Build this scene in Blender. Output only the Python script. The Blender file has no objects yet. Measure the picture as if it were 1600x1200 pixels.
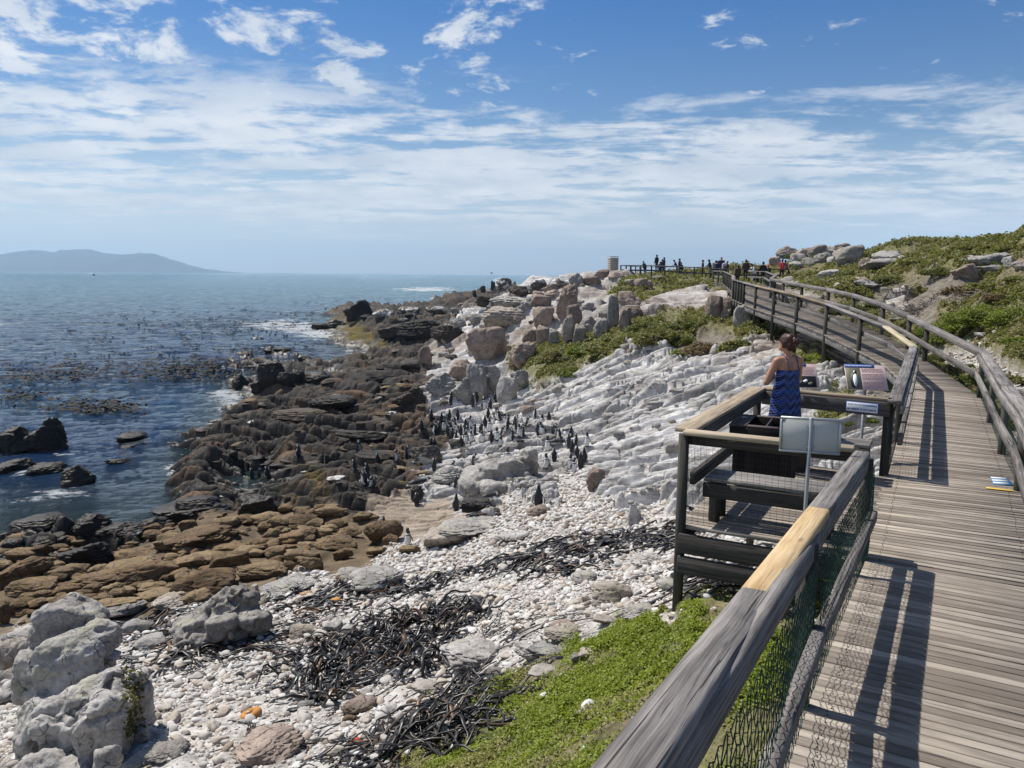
import bpy, bmesh, math, random
import numpy as np
from mathutils import Vector, Matrix, Euler

# ------------------------------------------------------------------ camera, sky, sun, exposure
C = bpy.context.scene.collection
scene = bpy.context.scene
E = 7.5                                    # eye height above the sea
PITCH, ROLL = math.radians(8.12), math.radians(0.45)
cam_data = bpy.data.cameras.new("camera"); cam = bpy.data.objects.new("camera", cam_data); C.objects.link(cam)
cam_data.sensor_width = 36; cam_data.lens = 27.0; cam_data.clip_start = 0.05; cam_data.clip_end = 40000
CAMR = Matrix.Rotation(math.pi/2 - PITCH, 3, 'X') @ Matrix.Rotation(ROLL, 3, 'Z')
cam.matrix_world = Matrix.Translation((0, 0, E)) @ CAMR.to_4x4()
scene.camera = cam
SUN_AZ, SUN_EL = math.radians(-52), math.radians(59)      # azimuth from +Y, clockwise
sd = Vector((math.sin(SUN_AZ)*math.cos(SUN_EL), math.cos(SUN_AZ)*math.cos(SUN_EL), math.sin(SUN_EL)))
sun_l = bpy.data.lights.new("sun", 'SUN'); sun_l.energy = 5.0; sun_l.angle = math.radians(0.5); sun_l.color = (1.0, 0.955, 0.88)
sun = bpy.data.objects.new("sun", sun_l); C.objects.link(sun); sun.rotation_euler = sd.to_track_quat('Z', 'Y').to_euler()
scene.view_settings.view_transform = 'Standard'; scene.view_settings.look = 'None'
scene.view_settings.exposure = 0.32; scene.view_settings.gamma = 1.0
scene.cycles.max_bounces = 6; scene.cycles.diffuse_bounces = 3; scene.cycles.glossy_bounces = 3
scene.cycles.volume_bounces = 0; scene.cycles.caustics_reflective = False; scene.cycles.caustics_refractive = False
scene.cycles.sample_clamp_indirect = 6

world = bpy.data.worlds.new("World"); scene.world = world; world.use_nodes = True
class NT:
    """tiny node-graph helper"""
    def __init__(s, tree): s.t = tree; s.n = tree.nodes; s.l = tree.links
    def add(s, kind, **kw):
        n = s.n.new(kind)
        for k, v in kw.items(): setattr(n, k, v)
        return n
    def link(s, a, b): s.l.new(a, b)
    def val(s, sock, v):
        if hasattr(v, 'is_output') or isinstance(v, bpy.types.NodeSocket): s.l.new(v, sock)
        else: sock.default_value = v
    def math(s, op, a, b=None, c=None, clamp=False):
        n = s.add('ShaderNodeMath', operation=op); n.use_clamp = clamp
        s.val(n.inputs[0], a)
        if b is not None: s.val(n.inputs[1], b)
        if c is not None: s.val(n.inputs[2], c)
        return n.outputs[0]
    def vmath(s, op, a, b=None, scale=None):
        n = s.add('ShaderNodeVectorMath', operation=op); s.val(n.inputs[0], a)
        if b is not None: s.val(n.inputs[1], b)
        if scale is not None: s.val(n.inputs['Scale'], scale)
        return n.outputs[0]
    def noise(s, vec, scale, detail=4, rough=0.6, dist=0.0, out=0):
        n = s.add('ShaderNodeTexNoise'); s.link(vec, n.inputs['Vector'])
        n.inputs['Scale'].default_value = scale; n.inputs['Detail'].default_value = detail
        n.inputs['Roughness'].default_value = rough; n.inputs['Distortion'].default_value = dist
        return n.outputs[out]
    def ramp(s, fac, a, b, smooth=True):
        n = s.add('ShaderNodeMapRange'); n.interpolation_type = 'SMOOTHSTEP' if smooth else 'LINEAR'
        s.val(n.inputs[0], fac); n.inputs[1].default_value = a; n.inputs[2].default_value = b
        return n.outputs[0]
    def mix(s, fac, a, b, mode='MIX'):
        n = s.add('ShaderNodeMix', data_type='RGBA', blend_type=mode)
        s.val(n.inputs[0], fac)
        for sock, v in ((n.inputs[6], a), (n.inputs[7], b)):
            if isinstance(v, tuple): v = (*v, 1) if len(v) == 3 else v
            s.val(sock, v)
        return n.outputs[2]
    def sepx(s, vec):
        n = s.add('ShaderNodeSeparateXYZ'); s.link(vec, n.inputs[0]); return n.outputs
    def comb(s, x, y, z):
        n = s.add('ShaderNodeCombineXYZ'); s.val(n.inputs[0], x); s.val(n.inputs[1], y); s.val(n.inputs[2], z); return n.outputs[0]

def build_world():
    g = NT(world.node_tree); g.n.clear()
    out = g.add('ShaderNodeOutputWorld'); bg = g.add('ShaderNodeBackground'); bg.inputs[1].default_value = 0.060
    sky = g.add('ShaderNodeTexSky', sky_type='NISHITA'); sky.sun_disc = False
    sky.sun_elevation = SUN_EL; sky.sun_rotation = SUN_AZ; sky.altitude = 0; sky.air_density = 1.0; sky.dust_density = 0.6; sky.ozone_density = 2.5
    tc = g.add('ShaderNodeTexCoord'); d = tc.outputs['Generated']
    x, y, z = g.sepx(d)
    zc = g.math('MAXIMUM', z, 0.004)
    az = g.math('ARCTAN2', x, y)
    # cloud deck: intersect the view direction with a curved layer, so the bands close up towards the horizon
    k = g.math('POWER', g.math('ADD', zc, 0.035), -0.62)
    p = g.comb(g.math('MULTIPLY', x, k), g.math('MULTIPLY', y, k), 0.0)
    p = g.vmath('ADD', p, (2.3, 0.7, 0.0))
    k1 = g.math('DIVIDE', 1.0, g.math('ADD', zc, 0.06))
    pb = g.comb(g.math('MULTIPLY', g.math('MULTIPLY', x, k1), .75), g.math('MULTIPLY', g.math('MULTIPLY', y, k1), 1.35), 0.4)
    nb = g.noise(pb, 1.5, 7, .62, .3)
    npf = g.noise(p, 5.2, 7, .62, .35)
    n1 = g.noise(p, 2.3, 7, 0.60, 0.35)
    n2 = g.noise(p, 0.75, 3, 0.5)
    n3 = g.noise(p, 9.5, 5, 0.65, 0.3)
    el = g.math('ARCSINE', z)
    deg = math.radians
    # broad stratocumulus band between about 4.5 and 13 degrees, lower towards the right
    top = g.math('ADD', 12.6*math.pi/180, g.math('MULTIPLY', az, -0.02))
    band = g.math('MULTIPLY', g.ramp(el, deg(1.6), deg(4.2)),
                  g.math('SUBTRACT', 1.0, g.ramp(g.math('SUBTRACT', el, top), deg(-3.2), deg(3.6))))
    low = g.math('SUBTRACT', 1.0, g.ramp(el, deg(2.0), deg(5.2)))
    leftup = g.math('MULTIPLY', g.math('SUBTRACT', 1.0, g.ramp(az, -0.30, 0.22)), g.ramp(el, deg(9), deg(14)))
    cov = g.math('ADD', g.math('MULTIPLY', band, 0.185), g.math('MULTIPLY', leftup, 0.03))
    cov = g.math('ADD', cov, g.math('MULTIPLY', low, 0.06))
    dens = g.math('ADD', g.math('ADD', g.math('MULTIPLY', n1, 0.78), g.math('MULTIPLY', n2, 0.16)),
                  g.math('ADD', g.math('MULTIPLY', n3, 0.14), cov))
    bdens = g.math('ADD', g.math('ADD', g.math('MULTIPLY', nb, .72), g.math('MULTIPLY', n3, .22)), g.math('ADD', g.math('MULTIPLY', n2, .14), g.math('MULTIPLY', g.math('ADD', g.math('MULTIPLY', band, .20), g.math('MULTIPLY', low, .05)), 1.0)))
    mb_ = g.math('MULTIPLY', g.ramp(bdens, .650, .775), g.math('MAXIMUM', band, g.math('MULTIPLY', low, .7)))
    puff = g.math('ADD', g.math('ADD', g.math('MULTIPLY', npf, .70), g.math('MULTIPLY', n3, .18)), g.math('ADD', g.math('MULTIPLY', n2, .26), g.math('MULTIPLY', leftup, .095)))
    mp = g.math('MULTIPLY', g.ramp(puff, .642, .735), g.ramp(el, deg(8), deg(13)))
    m = g.math('MULTIPLY', g.math('MAXIMUM', mb_, mp), 0.90)
    shade = g.ramp(g.noise(g.vmath('ADD', p, (0.05, 0.09, 0)), 2.3, 5, 0.6), 0.3, 0.7)
    cloud = g.mix(shade, (8.2, 9.0, 10.2), (12.0, 12.2, 12.5))
    skyc = g.mix(1.0, sky.outputs[0], g.mix(g.ramp(el, deg(2), deg(24)), (0.95, 1.10, 1.20), (0.14, .64, 1.20)), 'MULTIPLY')
    veil = g.math('MULTIPLY', g.math('SUBTRACT', 1.0, g.ramp(el, deg(0.5), deg(11))), 0.62)
    skyc = g.mix(veil, skyc, (10.6, 11.7, 13.0))
    col = g.mix(m, skyc, cloud)
    g.link(col, bg.inputs[0]); g.link(bg.outputs[0], out.inputs[0])
build_world()

# ------------------------------------------------------------------ projection helpers (design-time surveying of the photograph)
_R = np.array(CAMR)
def ray(u, v):
    d = _R @ np.array([(u-800)/1200.0, (600-v)/1200.0, -1.0]); return d
def P(u, v, depth):
    """world point seen at pixel (u,v) at the given camera depth"""
    return Vector(ray(u, v)*depth) + Vector((0, 0, E))
def PH(u, v, h):
    """world point at pixel (u,v) lying h metres below the eye"""
    d = ray(u, v); return Vector(d*(-h/d[2])) + Vector((0, 0, E))
def project(x, y, z):
    p = np.stack([x, y, z-E], -1) @ _R
    w = np.maximum(-p[..., 2], 1e-3)
    return 800+1200*p[..., 0]/w, 600-1200*p[..., 1]/w
def depth_of(p): return float(-(np.array([p[0], p[1], p[2]-E]) @ _R)[2])

# ------------------------------------------------------------------ noise (numpy)
def _h(ix, iy, iz, seed):
    h = (ix.astype(np.uint32)*np.uint32(374761393) + iy.astype(np.uint32)*np.uint32(668265263)
         + (iz.astype(np.uint32)*np.uint32(2147483647) if iz is not None else np.uint32(0)) + np.uint32((seed*974711+12345) & 0xffffffff))
    h = (h ^ (h >> np.uint32(13)))*np.uint32(1274126177)
    h = (h ^ (h >> np.uint32(16)))*np.uint32(2246822519)
    h ^= h >> np.uint32(13)
    return h.astype(np.float32)*np.float32(1/4294967296.0)
def vn2(x, y, seed=0):
    x = np.asarray(x, np.float32); y = np.asarray(y, np.float32)
    fx = np.floor(x); fy = np.floor(y); tx = x-fx; ty = y-fy
    ix = fx.astype(np.int32); iy = fy.astype(np.int32)
    tx = tx*tx*(3-2*tx); ty = ty*ty*(3-2*ty)
    a = _h(ix, iy, None, seed); b = _h(ix+1, iy, None, seed); c = _h(ix, iy+1, None, seed); d = _h(ix+1, iy+1, None, seed)
    a = a+(b-a)*tx; c = c+(d-c)*tx
    return a+(c-a)*ty
def fbm2(x, y, oct=4, seed=0, gain=0.5):
    s = 0; a = 1.0; t = 0
    for i in range(oct):
        s = s+a*vn2(x, y, seed+i*17); t += a; a *= gain
        x, y = 1.62*x-1.18*y+3.1, 1.18*x+1.62*y+7.7
    return s/t*2-1
def vn3(x, y, z, seed=0):
    x = np.asarray(x, np.float32); y = np.asarray(y, np.float32); z = np.asarray(z, np.float32)
    fx = np.floor(x); fy = np.floor(y); fz = np.floor(z); tx = x-fx; ty = y-fy; tz = z-fz
    ix = fx.astype(np.int32); iy = fy.astype(np.int32); iz = fz.astype(np.int32)
    tx = tx*tx*(3-2*tx); ty = ty*ty*(3-2*ty); tz = tz*tz*(3-2*tz)
    def L(k):
        a = _h(ix, iy, iz+k, seed); b = _h(ix+1, iy, iz+k, seed); c = _h(ix, iy+1, iz+k, seed); d = _h(ix+1, iy+1, iz+k, seed)
        a = a+(b-a)*tx; c = c+(d-c)*tx; return a+(c-a)*ty
    a = L(0); b = L(1); return a+(b-a)*tz
def fbm3(p, oct=4, seed=0, gain=0.5):
    x, y, z = p[..., 0], p[..., 1], p[..., 2]; s = 0; a = 1.0; t = 0
    for i in range(oct):
        s = s+a*vn3(x, y, z, seed+i*13); t += a; a *= gain; x = x*2.03+1.7; y = y*2.03+9.2; z = z*2.03+4.4
    return s/t*2-1
def worley2(x, y, seed=0):
    x = np.asarray(x, np.float32); y = np.asarray(y, np.float32)
    ix = np.floor(x).astype(np.int32); iy = np.floor(y).astype(np.int32)
    f1 = np.full(x.shape, 9, np.float32); f2 = f1.copy(); idv = np.zeros(x.shape, np.float32)
    for dx in (-1, 0, 1):
        for dy in (-1, 0, 1):
            cx = ix+dx; cy = iy+dy
            px = cx+0.1+0.8*_h(cx, cy, None, seed); py = cy+0.1+0.8*_h(cx, cy, None, seed+5)
            d = np.sqrt((px-x)**2+(py-y)**2)
            near = d < f1
            f2 = np.where(near, f1, np.minimum(f2, d)); idv = np.where(near, _h(cx, cy, None, seed+9), idv); f1 = np.where(near, d, f1)
    return f1, f2, idv
def sstep(a, b, x):
    t = np.clip((x-a)/(b-a), 0, 1); return t*t*(3-2*t)

# ------------------------------------------------------------------ terrain survey: (u, v, metres below the eye)
SURV = """840,1200,3.6 840,1100,3.75 840,1000,4.0 840,900,4.7 840,800,5.3 840,740,5.5 840,680,5.7 840,620,5.5 840,590,5.2 840,560,4.8 840,520,3.7 840,480,2.4 840,460,1.9
1000,1000,3.35 1000,900,4.2 1000,800,4.8 1000,720,4.9 1000,650,4.5 1000,600,4.1 1000,560,3.6 1000,530,3.0 1000,500,2.4 1000,470,1.7 1000,450,1.1 1000,437,0.5
700,1200,4.0 700,1100,4.4 700,1000,5.0 700,900,5.7 700,850,6.1 700,800,6.3 700,760,6.3 700,700,6.1 700,640,6.3 700,600,6.3 700,560,6.2 700,530,5.9 700,500,5.5 700,482,4.8 720,468,4.2
560,1200,4.4 560,1000,5.6 560,900,6.1 560,830,6.5 560,780,6.5 560,720,6.7 560,660,6.8 560,620,6.8 560,590,7.15 560,568,8.2 580,535,7.1 560,500,7.3 620,490,6.4 560,482,8.0
400,1200,4.7 400,1100,5.2 400,1000,5.8 400,930,6.2 400,860,6.7 400,815,7.1 400,785,7.2 400,742,7.55 375,745,7.55 425,725,7.5 350,752,7.5 300,735,6.95 320,705,6.95 300,770,6.95 350,785,6.85 275,795,7.1 440,700,6.75 400,705,6.85 400,660,7.0 400,625,7.1 420,600,7.5 400,580,8.3
250,1200,4.9 250,1050,5.7 250,950,6.3 250,880,6.8 250,830,7.1 250,800,7.65 250,770,8.1 250,700,9 250,600,10 280,715,7.9 330,690,7.0
30,1200,5.1 30,1100,5.8 30,1000,6.3 30,920,6.8 30,860,7.2 30,830,7.6 30,800,8.2 30,700,9 30,600,10
1100,960,2.95 1100,1100,2.85 1100,900,3.6 1100,850,4.0 1100,780,4.3 1100,700,4.3 1100,640,4.0 1100,590,3.5 1100,550,3.0 1100,510,2.4 1100,480,1.8 1100,460,1.4 1100,440,0.75
1250,1100,2.8 1250,900,3.3 1250,700,3.5 1250,640,3.2 1250,600,3.0 1250,560,2.6 1250,530,2.25 1250,490,1.75 1250,460,1.3 1250,432,0.3 1252,402,-1.7
1400,700,3.0 1400,600,2.8 1400,560,2.6 1400,530,2.2 1400,500,1.7 1400,470,1.2 1400,450,0.7 1400,430,0.05 1400,410,-0.9 1400,393,-1.9
1500,900,2.9 1500,640,2.8 1500,580,2.45 1500,540,2.0 1500,500,1.5 1500,470,1.0 1500,445,0.35 1500,420,-0.35 1500,400,-1.1 1500,390,-1.6
1590,900,2.8 1590,700,2.75 1590,640,2.5 1590,600,2.25 1590,560,1.9 1590,520,1.5 1590,480,1.0 1590,440,0.3 1590,410,-0.5 1590,386,-1.35"""
pts = []
for tok in SURV.split():
    u, v, h = map(float, tok.split(','))
    p = PH(u, v, h) if abs(h) > 0.25 else P(u, v, 50.0)
    if h < 0.25 and h > -0.25: pass
    pts.append((math.atan2(p.x, p.y), math.log(math.hypot(p.x, p.y)), h))
A_ = lambda u: math.atan((u-800)/1200)
for u, r, h in [(840,105,1.7),(840,150,9),(700,165,9),(1000,95,.3),(1000,150,4),(560,190,10),(400,110,10),(250,100,11),(30,100,11),(0,250,12),(500,280,12),(900,260,12),(1150,88,-.4),(1150,150,2),
                (1250,100,-1.6),(1250,160,1),(1400,90,-2.0),(1400,160,0),(1500,75,-2.0),(1500,160,0),(1590,60,-1.8),(1590,150,0),(1215,50,1.05),(1240,50,1.0),(1247,58,.75),(1218,60,1.05),(1268,72,-.6),(1180,64,1.05),(1230,61,.95),(1150,75,.85),(1190,82,.6),(1235,78,.35),(1110,66,1.0),(1750,8,2.7),(1750,20,1.2),(1750,45,-2),(1750,120,0),
                (800,1.5,2.95),(1200,1.5,2.85),(1600,1.5,2.85),(300,1.5,3.2),(100,4,4.2),(300,4,3.9),(700,3,3.2),(1100,3,2.85),(1500,3.5,2.85),(-150,8,5.3),(-150,20,7.3),(-150,60,10),(1000,250,10),(1200,250,8),(1500,250,6)]:
    pts.append((A_(u), math.log(r), h))
pts = np.array(pts); SX, SY = 2.6, 1.0
ctr = np.stack([pts[:, 0]*SX, pts[:, 1]*SY], 1)
D_ = np.sqrt(((ctr[:, None]-ctr[None])**2).sum(-1)+0.0004)
n_ = len(ctr); Am = np.zeros((n_+3, n_+3)); Am[:n_, :n_] = D_+np.eye(n_)*-0.003
Am[:n_, n_] = 1; Am[:n_, n_+1:] = ctr; Am[n_, :n_] = 1; Am[n_+1:, :n_] = ctr.T
sol = np.linalg.solve(Am, np.concatenate([pts[:, 2], [0, 0, 0]]))
def base_h(az, lr):
    a = (az*SX).ravel(); b = (lr*SY).ravel(); o = np.zeros(a.shape, np.float32)
    for s in range(0, len(a), 200000):
        q = slice(s, s+200000)
        acc = sol[n_]+sol[n_+1]*a[q]+sol[n_+2]*b[q]
        for k in range(n_):
            acc = acc+sol[k]*np.sqrt((a[q]-ctr[k, 0])**2+(b[q]-ctr[k, 1])**2+0.0004)
        o[q] = acc
    return o.reshape(az.shape)

CLS = dict(
 W="720,640 760,680 820,650 900,640 1000,640 940,600 1040,600 1100,590 1160,565 1000,560 880,690 960,700 1020,740 940,740 790,720 840,735 700,720 740,770 720,570 760,585 1040,690 1250,600 1300,595 1200,580 1100,640 1060,770 1000,770 780,505 740,515 820,462 870,442 690,640 1170,650 1090,700 690,760 980,690 700,590 1330,640 1330,700 1200,700",
 D="350,690 420,650 480,620 540,600 600,610 640,650 560,660 500,690 450,720 560,720 620,700 400,760 480,765 340,760 540,765 610,740 660,600 620,560 660,540 600,520 680,510 740,470 700,482 780,458 430,600 560,500 10,680 100,740 300,790 180,820 60,835 200,600 50,500 400,520 300,700 680,680 660,700 590,660 640,620 640,500 560,630",
 S="620,818 680,808",
 B="100,870 200,880 300,850 400,840 450,830 520,830 560,850 350,890 50,920 150,940 250,920 10,880 320,820 420,870 0,940",
 P="20,1100 20,1190 300,1100 300,1180 250,1050 400,1000 500,950 600,900 700,860 800,820 900,800 880,850 960,850 1050,860 1030,810 1000,920 900,950 800,980 700,1000 600,1050 500,1100 540,1150 450,1180 900,770 1100,880 1040,930 640,870 330,980 150,1020 40,1020 1590,610 1590,720 1545,585 1460,560 1150,850 1250,820",
 G="1100,960 1000,1000 920,1050 820,1120 700,1180 1000,1100 1150,1000 1300,1100 1250,980 860,570 900,552 940,545 1000,530 1050,515 1090,505 1160,530 870,585 1140,500 1270,555 1310,640 1190,520 1000,455 1030,452 1060,450 1130,455 1450,600 1300,430 1400,450 1520,400 1580,400 1450,405 1350,405 1560,500 1500,510 1590,540 1470,535 1380,515 1560,470 1250,440 1400,420 1330,460 1540,430 1590,570 1560,640 1500,620 1320,480 900,1150 1400,520",
 K="870,490 860,470 830,500 900,510 960,500 1000,490 1050,470 1100,480 1130,475 910,447 935,438 960,440 760,545 690,555 730,545 800,480 1140,560 1180,545 1200,555 1230,460 1400,480",
 E="1430,480 1500,455 1460,462 1300,560 1350,590 1240,535 1130,540 1110,545 1350,480 1440,500 1390,560 1300,480",
 M="520,520 540,530 510,545 560,540 480,760")
cls_pts = []; names = list('WDSBPGKEM')
for k in names:
    for tok in CLS[k].split():
        u, v = map(float, tok.split(',')); cls_pts.append((u, v, names.index(k)))
cls_pts = np.array(cls_pts, np.float32)
def vwarp(v): return np.where(v > 600, 600+(v-600)*0.8, 600-(600-v)*1.9)
CU, CV, CK = cls_pts[:, 0], vwarp(cls_pts[:, 1]), cls_pts[:, 2].astype(int)
def classes(x, y, z):
    u, v = project(x, y, z)
    r = np.hypot(x, y)
    su = x/np.maximum(r, 1)*60; lr = np.log(r)*34
    u = u+26*fbm2(su*.55, lr*.55, 4, 91, .65); v = vwarp(v)+20*fbm2(su*.55+50, lr*.55, 4, 71, .65)
    W = np.zeros(u.shape+(9,), np.float32)
    for k in range(len(CU)):
        d2 = (u-CU[k])**2+(v-CV[k])**2+60
        W[..., CK[k]] += (1e3/d2)**3
    for k, sc, am in ((0, 1.0, 1.9), (1, 1.3, 1.9), (6, 1.1, 1.3), (5, .8, 1.6), (4, .7, 1.0), (3, 1.2, .8)):
        f = np.clip(r/22, .5, 3.5)
        W[..., k] *= np.exp(am*1.6*fbm2(x/(1.5*sc)/f+31*k, y/(1.1*sc)/f, 5, 210+k, .62))
    W = W/W.sum(-1, keepdims=True); W = W**1.7
    return W/W.sum(-1, keepdims=True)

def detail(x, y, w, r):
    """rock ledges, blocks, lumps: metres of displacement"""
    rock = w[..., 0]+w[..., 6]+w[..., 2]*.6; dark = w[..., 1]+w[..., 8]*.5
    far = np.clip(r/30, .8, 3.0); fc = np.where(r < 40, 1.0, np.where(r < 78, 1.8, 3.0)).astype(np.float32)
    s = y+0.17*x
    wp = .45*fbm2(x/5.5, y/5.5, 4, 3)+.05*fbm2(x/1.6, y/1.2, 3, 21)
    near = np.where(r < 44, 1.0, 0.0).astype(np.float32)
    def tread(t, edge):
        """ledge profile: sharp riser, shallow back-slope, undercut groove at its foot"""
        edge = np.where(near > 0, edge, .42); f = t-np.floor(t); return np.where(f < edge, f/edge, 1-(f-edge)/(1-edge))-near*(.5*np.exp(-((f-1)/.07)**2)+.5*np.exp(-(f/.05)**2))
    f1, f2, idv = worley2((x+.35*y+.5*wp)/3.3/fc, (y-.1*x+.4*wp)/1.15/fc, 4)
    e1, e2, edv = worley2((x-.2*y)/.8/fc+9, (y+.15*x)/.42/fc, 44)
    tl = ((idv*7.31) % 1-.5)*.5; tl2 = tl+((edv*5.17) % 1-.5)*.35
    amp = .35+1.2*np.clip(vn2(x/2.7, y/2.2, 8)*1.3-.1, 0, 1)
    lam = 1.15*fc
    led = .24*far*tread((s+tl*x+wp)/lam+3.1*idv, .09)+.10*near*tread((s+tl2*x+wp)/.47+2.3*idv+1.7*edv, .18)+.055*far*(edv-.5)-.07*np.exp(-(e2-e1)/.04)
    blk = .22*far*idv-.30*np.exp(-(f2-f1)/.045)
    fine = .05*fbm2(x/.33, y/.22, 4, 33)+.05*(1-2*np.abs(fbm2(x/.7, y/.45, 4, 34)))
    o = np.zeros(x.shape, np.float32)
    o += rock*(amp*(led*1.25+blk*.5)+fine*.8)
    g1, g2, gid = worley2((x*.9+y*.45+.5*wp)/3.4/fc, (y*.9-.25*x+.5*wp)/1.3/fc, 14)
    h1, h2, hdv = worley2((x+.3*y)/.75/fc+5, (y-.3*x)/.36/fc, 54)
    tg = ((gid*6.13) % 1-.5)*.6
    led2 = .30*far*tread((s+(.22+tg)*x+wp*1.3)/lam/.95+3.2*gid, .2)+.06*near*tread((s+(.22+tg)*x+wp)/.42+2.6*gid+1.5*hdv, .3)+.05*far*(hdv-.5)-.06*np.exp(-(h2-h1)/.07)
    blk2 = .40*far*gid-.35*np.exp(-(g2-g1)/.06)
    rid = 1-np.abs(fbm2(x/2.4, y/1.6, 5, 41))
    o += dark*((.5+.8*amp)*(led2*1.15+blk2*.32)+.35*far*(rid-.7)+fine*1.6)
    o += w[..., 4]*(.10*fbm2(x/1.3, y/1.3, 3, 51)+.03*fbm2(x/.22, y/.22, 2, 52))
    o += w[..., 3]*(.25*fbm2(x/1.1, y/1.1, 4, 55))
    lump = np.clip(r/14, .55, 3.0)
    o += w[..., 5]*(.27*lump*(.5+fbm2(x/(1.1*lump), y/(1.1*lump), 4, 61, .55))+.05*fbm2(x/.12/lump, y/.12/lump, 2, 62)*lump)
    o += w[..., 7]*(.12*fbm2(x/.9, y/.9, 4, 65))
    return o-rock*.16-dark*.40

NA = 1500
AZ0, AZ1, LR0, LR1 = math.radians(-46), math.radians(46), math.log(1.4), math.log(330)
azs = np.linspace(AZ0, AZ1, NA, dtype=np.float32); lrs = np.concatenate([np.linspace(math.log(a), math.log(b), n, endpoint=False) for a, b, n in ((1.4, 5, 130), (5, 9, 170), (9, 46, 1080), (46, 110, 300), (110, 330, 90))]+[[LR1]]).astype(np.float32); NR = len(lrs)
def row_of(l): return np.interp(l, lrs, np.arange(NR))
AZ, LR = np.meshgrid(azs, lrs, indexing='ij'); RR = np.exp(LR)
XX = RR*np.sin(AZ); YY = RR*np.cos(AZ)
cz_a = np.linspace(AZ0, AZ1, 260, dtype=np.float32); cz_r = np.linspace(LR0, LR1, 300, dtype=np.float32)
_B = base_h(*np.meshgrid(cz_a, cz_r, indexing='ij'))
fa = np.clip((AZ-AZ0)/(AZ1-AZ0)*259, 0, 258.999); fr = np.clip((LR-LR0)/(LR1-LR0)*299, 0, 298.999)
ia = fa.astype(int); ir = fr.astype(int); ta = fa-ia; tr = fr-ir
HB = _B[ia, ir]*(1-ta)*(1-tr)+_B[ia+1, ir]*ta*(1-tr)+_B[ia, ir+1]*(1-ta)*tr+_B[ia+1, ir+1]*ta*tr
ZB = (E-HB).astype(np.float32)
CW = classes(XX, YY, ZB)
# the ground stays clear of the boardwalk's underside
ZZ = ZB+detail(XX, YY, CW, RR)
del fa, fr, ia, ir, ta, tr

def ground(x, y):
    az = math.atan2(x, y); lr = math.log(max(math.hypot(x, y), 1.41))
    a = min(max((az-AZ0)/(AZ1-AZ0)*(NA-1), 0), NA-1.001); b = min(max(float(row_of(lr)), 0), NR-1.001)
    i, j = int(a), int(b); s, t = a-i, b-j
    return float(ZZ[i, j]*(1-s)*(1-t)+ZZ[i+1, j]*s*(1-t)+ZZ[i, j+1]*(1-s)*t+ZZ[i+1, j+1]*s*t)
def at(u, v, sea=True):
    """first ground (or sea) point on the sight line through photo pixel (u,v)"""
    d = ray(u, v); az = math.atan2(d[0], d[1]); sl = d[2]/math.hypot(d[0], d[1])
    i = int(round(min(max((az-AZ0)/(AZ1-AZ0)*(NA-1), 0), NA-1)))
    hz = E+np.exp(lrs)*sl
    hit = np.nonzero(ZZ[i] >= hz)[0]
    r = math.exp(lrs[hit[0]]) if len(hit) else 300.0
    if sea and sl < 0: r = min(r, -E/sl)
    return Vector((r*math.sin(az), r*math.cos(az), max(E+r*sl, 0.0 if sea else -99)))
# ------------------------------------------------------------------ mesh + object helpers
def tag(o, label=None, cat=None, group=None, kind=None):
    if label: o['label'] = label
    if cat: o['category'] = cat
    if group: o['group'] = group
    if kind: o['kind'] = kind
    return o
def empty(name, loc=(0, 0, 0), rz=0.0):
    o = bpy.data.objects.new(name, None); C.objects.link(o); o.location = loc; o.rotation_euler.z = rz; o.empty_display_size = .2
    return o
def link(name, me, mat=None, parent=None, loc=None):
    o = bpy.data.objects.new(name, me); C.objects.link(o)
    if mat is not None and not me.materials:
        for m in (mat if isinstance(mat, (list, tuple)) else [mat]): me.materials.append(m)
    if parent: o.parent = parent
    if loc is not None: o.location = loc
    return o
def np_mesh(name, V, F, smooth=True, attrs=None, mi=None):
    """V (n,3); F (m,k) array with constant k, or list of such arrays"""
    me = bpy.data.meshes.new(name); V = np.ascontiguousarray(V, np.float32)
    Fs = F if isinstance(F, list) else [F]; Fs = [np.asarray(f, np.int32) for f in Fs if len(f)]
    me.vertices.add(len(V)); me.vertices.foreach_set('co', V.ravel())
    tot = np.concatenate([np.full(len(f), f.shape[1], np.int32) for f in Fs])
    idx = np.concatenate([f.ravel() for f in Fs])
    me.loops.add(len(idx)); me.loops.foreach_set('vertex_index', idx)
    me.polygons.add(len(tot)); st = np.zeros(len(tot), np.int32); st[1:] = np.cumsum(tot)[:-1]
    me.polygons.foreach_set('loop_start', st)
    if smooth: me.polygons.foreach_set('use_smooth', np.ones(len(tot), bool))
    if mi is not None: me.polygons.foreach_set('material_index', np.asarray(mi, np.int32))
    for k, a in (attrs or {}).items():
        a = np.ascontiguousarray(a, np.float32)
        if a.ndim == 1:
            at_ = me.attributes.new(k, 'FLOAT', 'POINT'); at_.data.foreach_set('value', a)
        elif a.shape[1] == 3:
            at_ = me.attributes.new(k, 'FLOAT_VECTOR', 'POINT'); at_.data.foreach_set('vector', a.ravel())
        else:
            at_ = me.attributes.new(k, 'FLOAT_COLOR', 'POINT'); at_.data.foreach_set('color', a.ravel())
    me.update(calc_edges=True); return me
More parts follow.
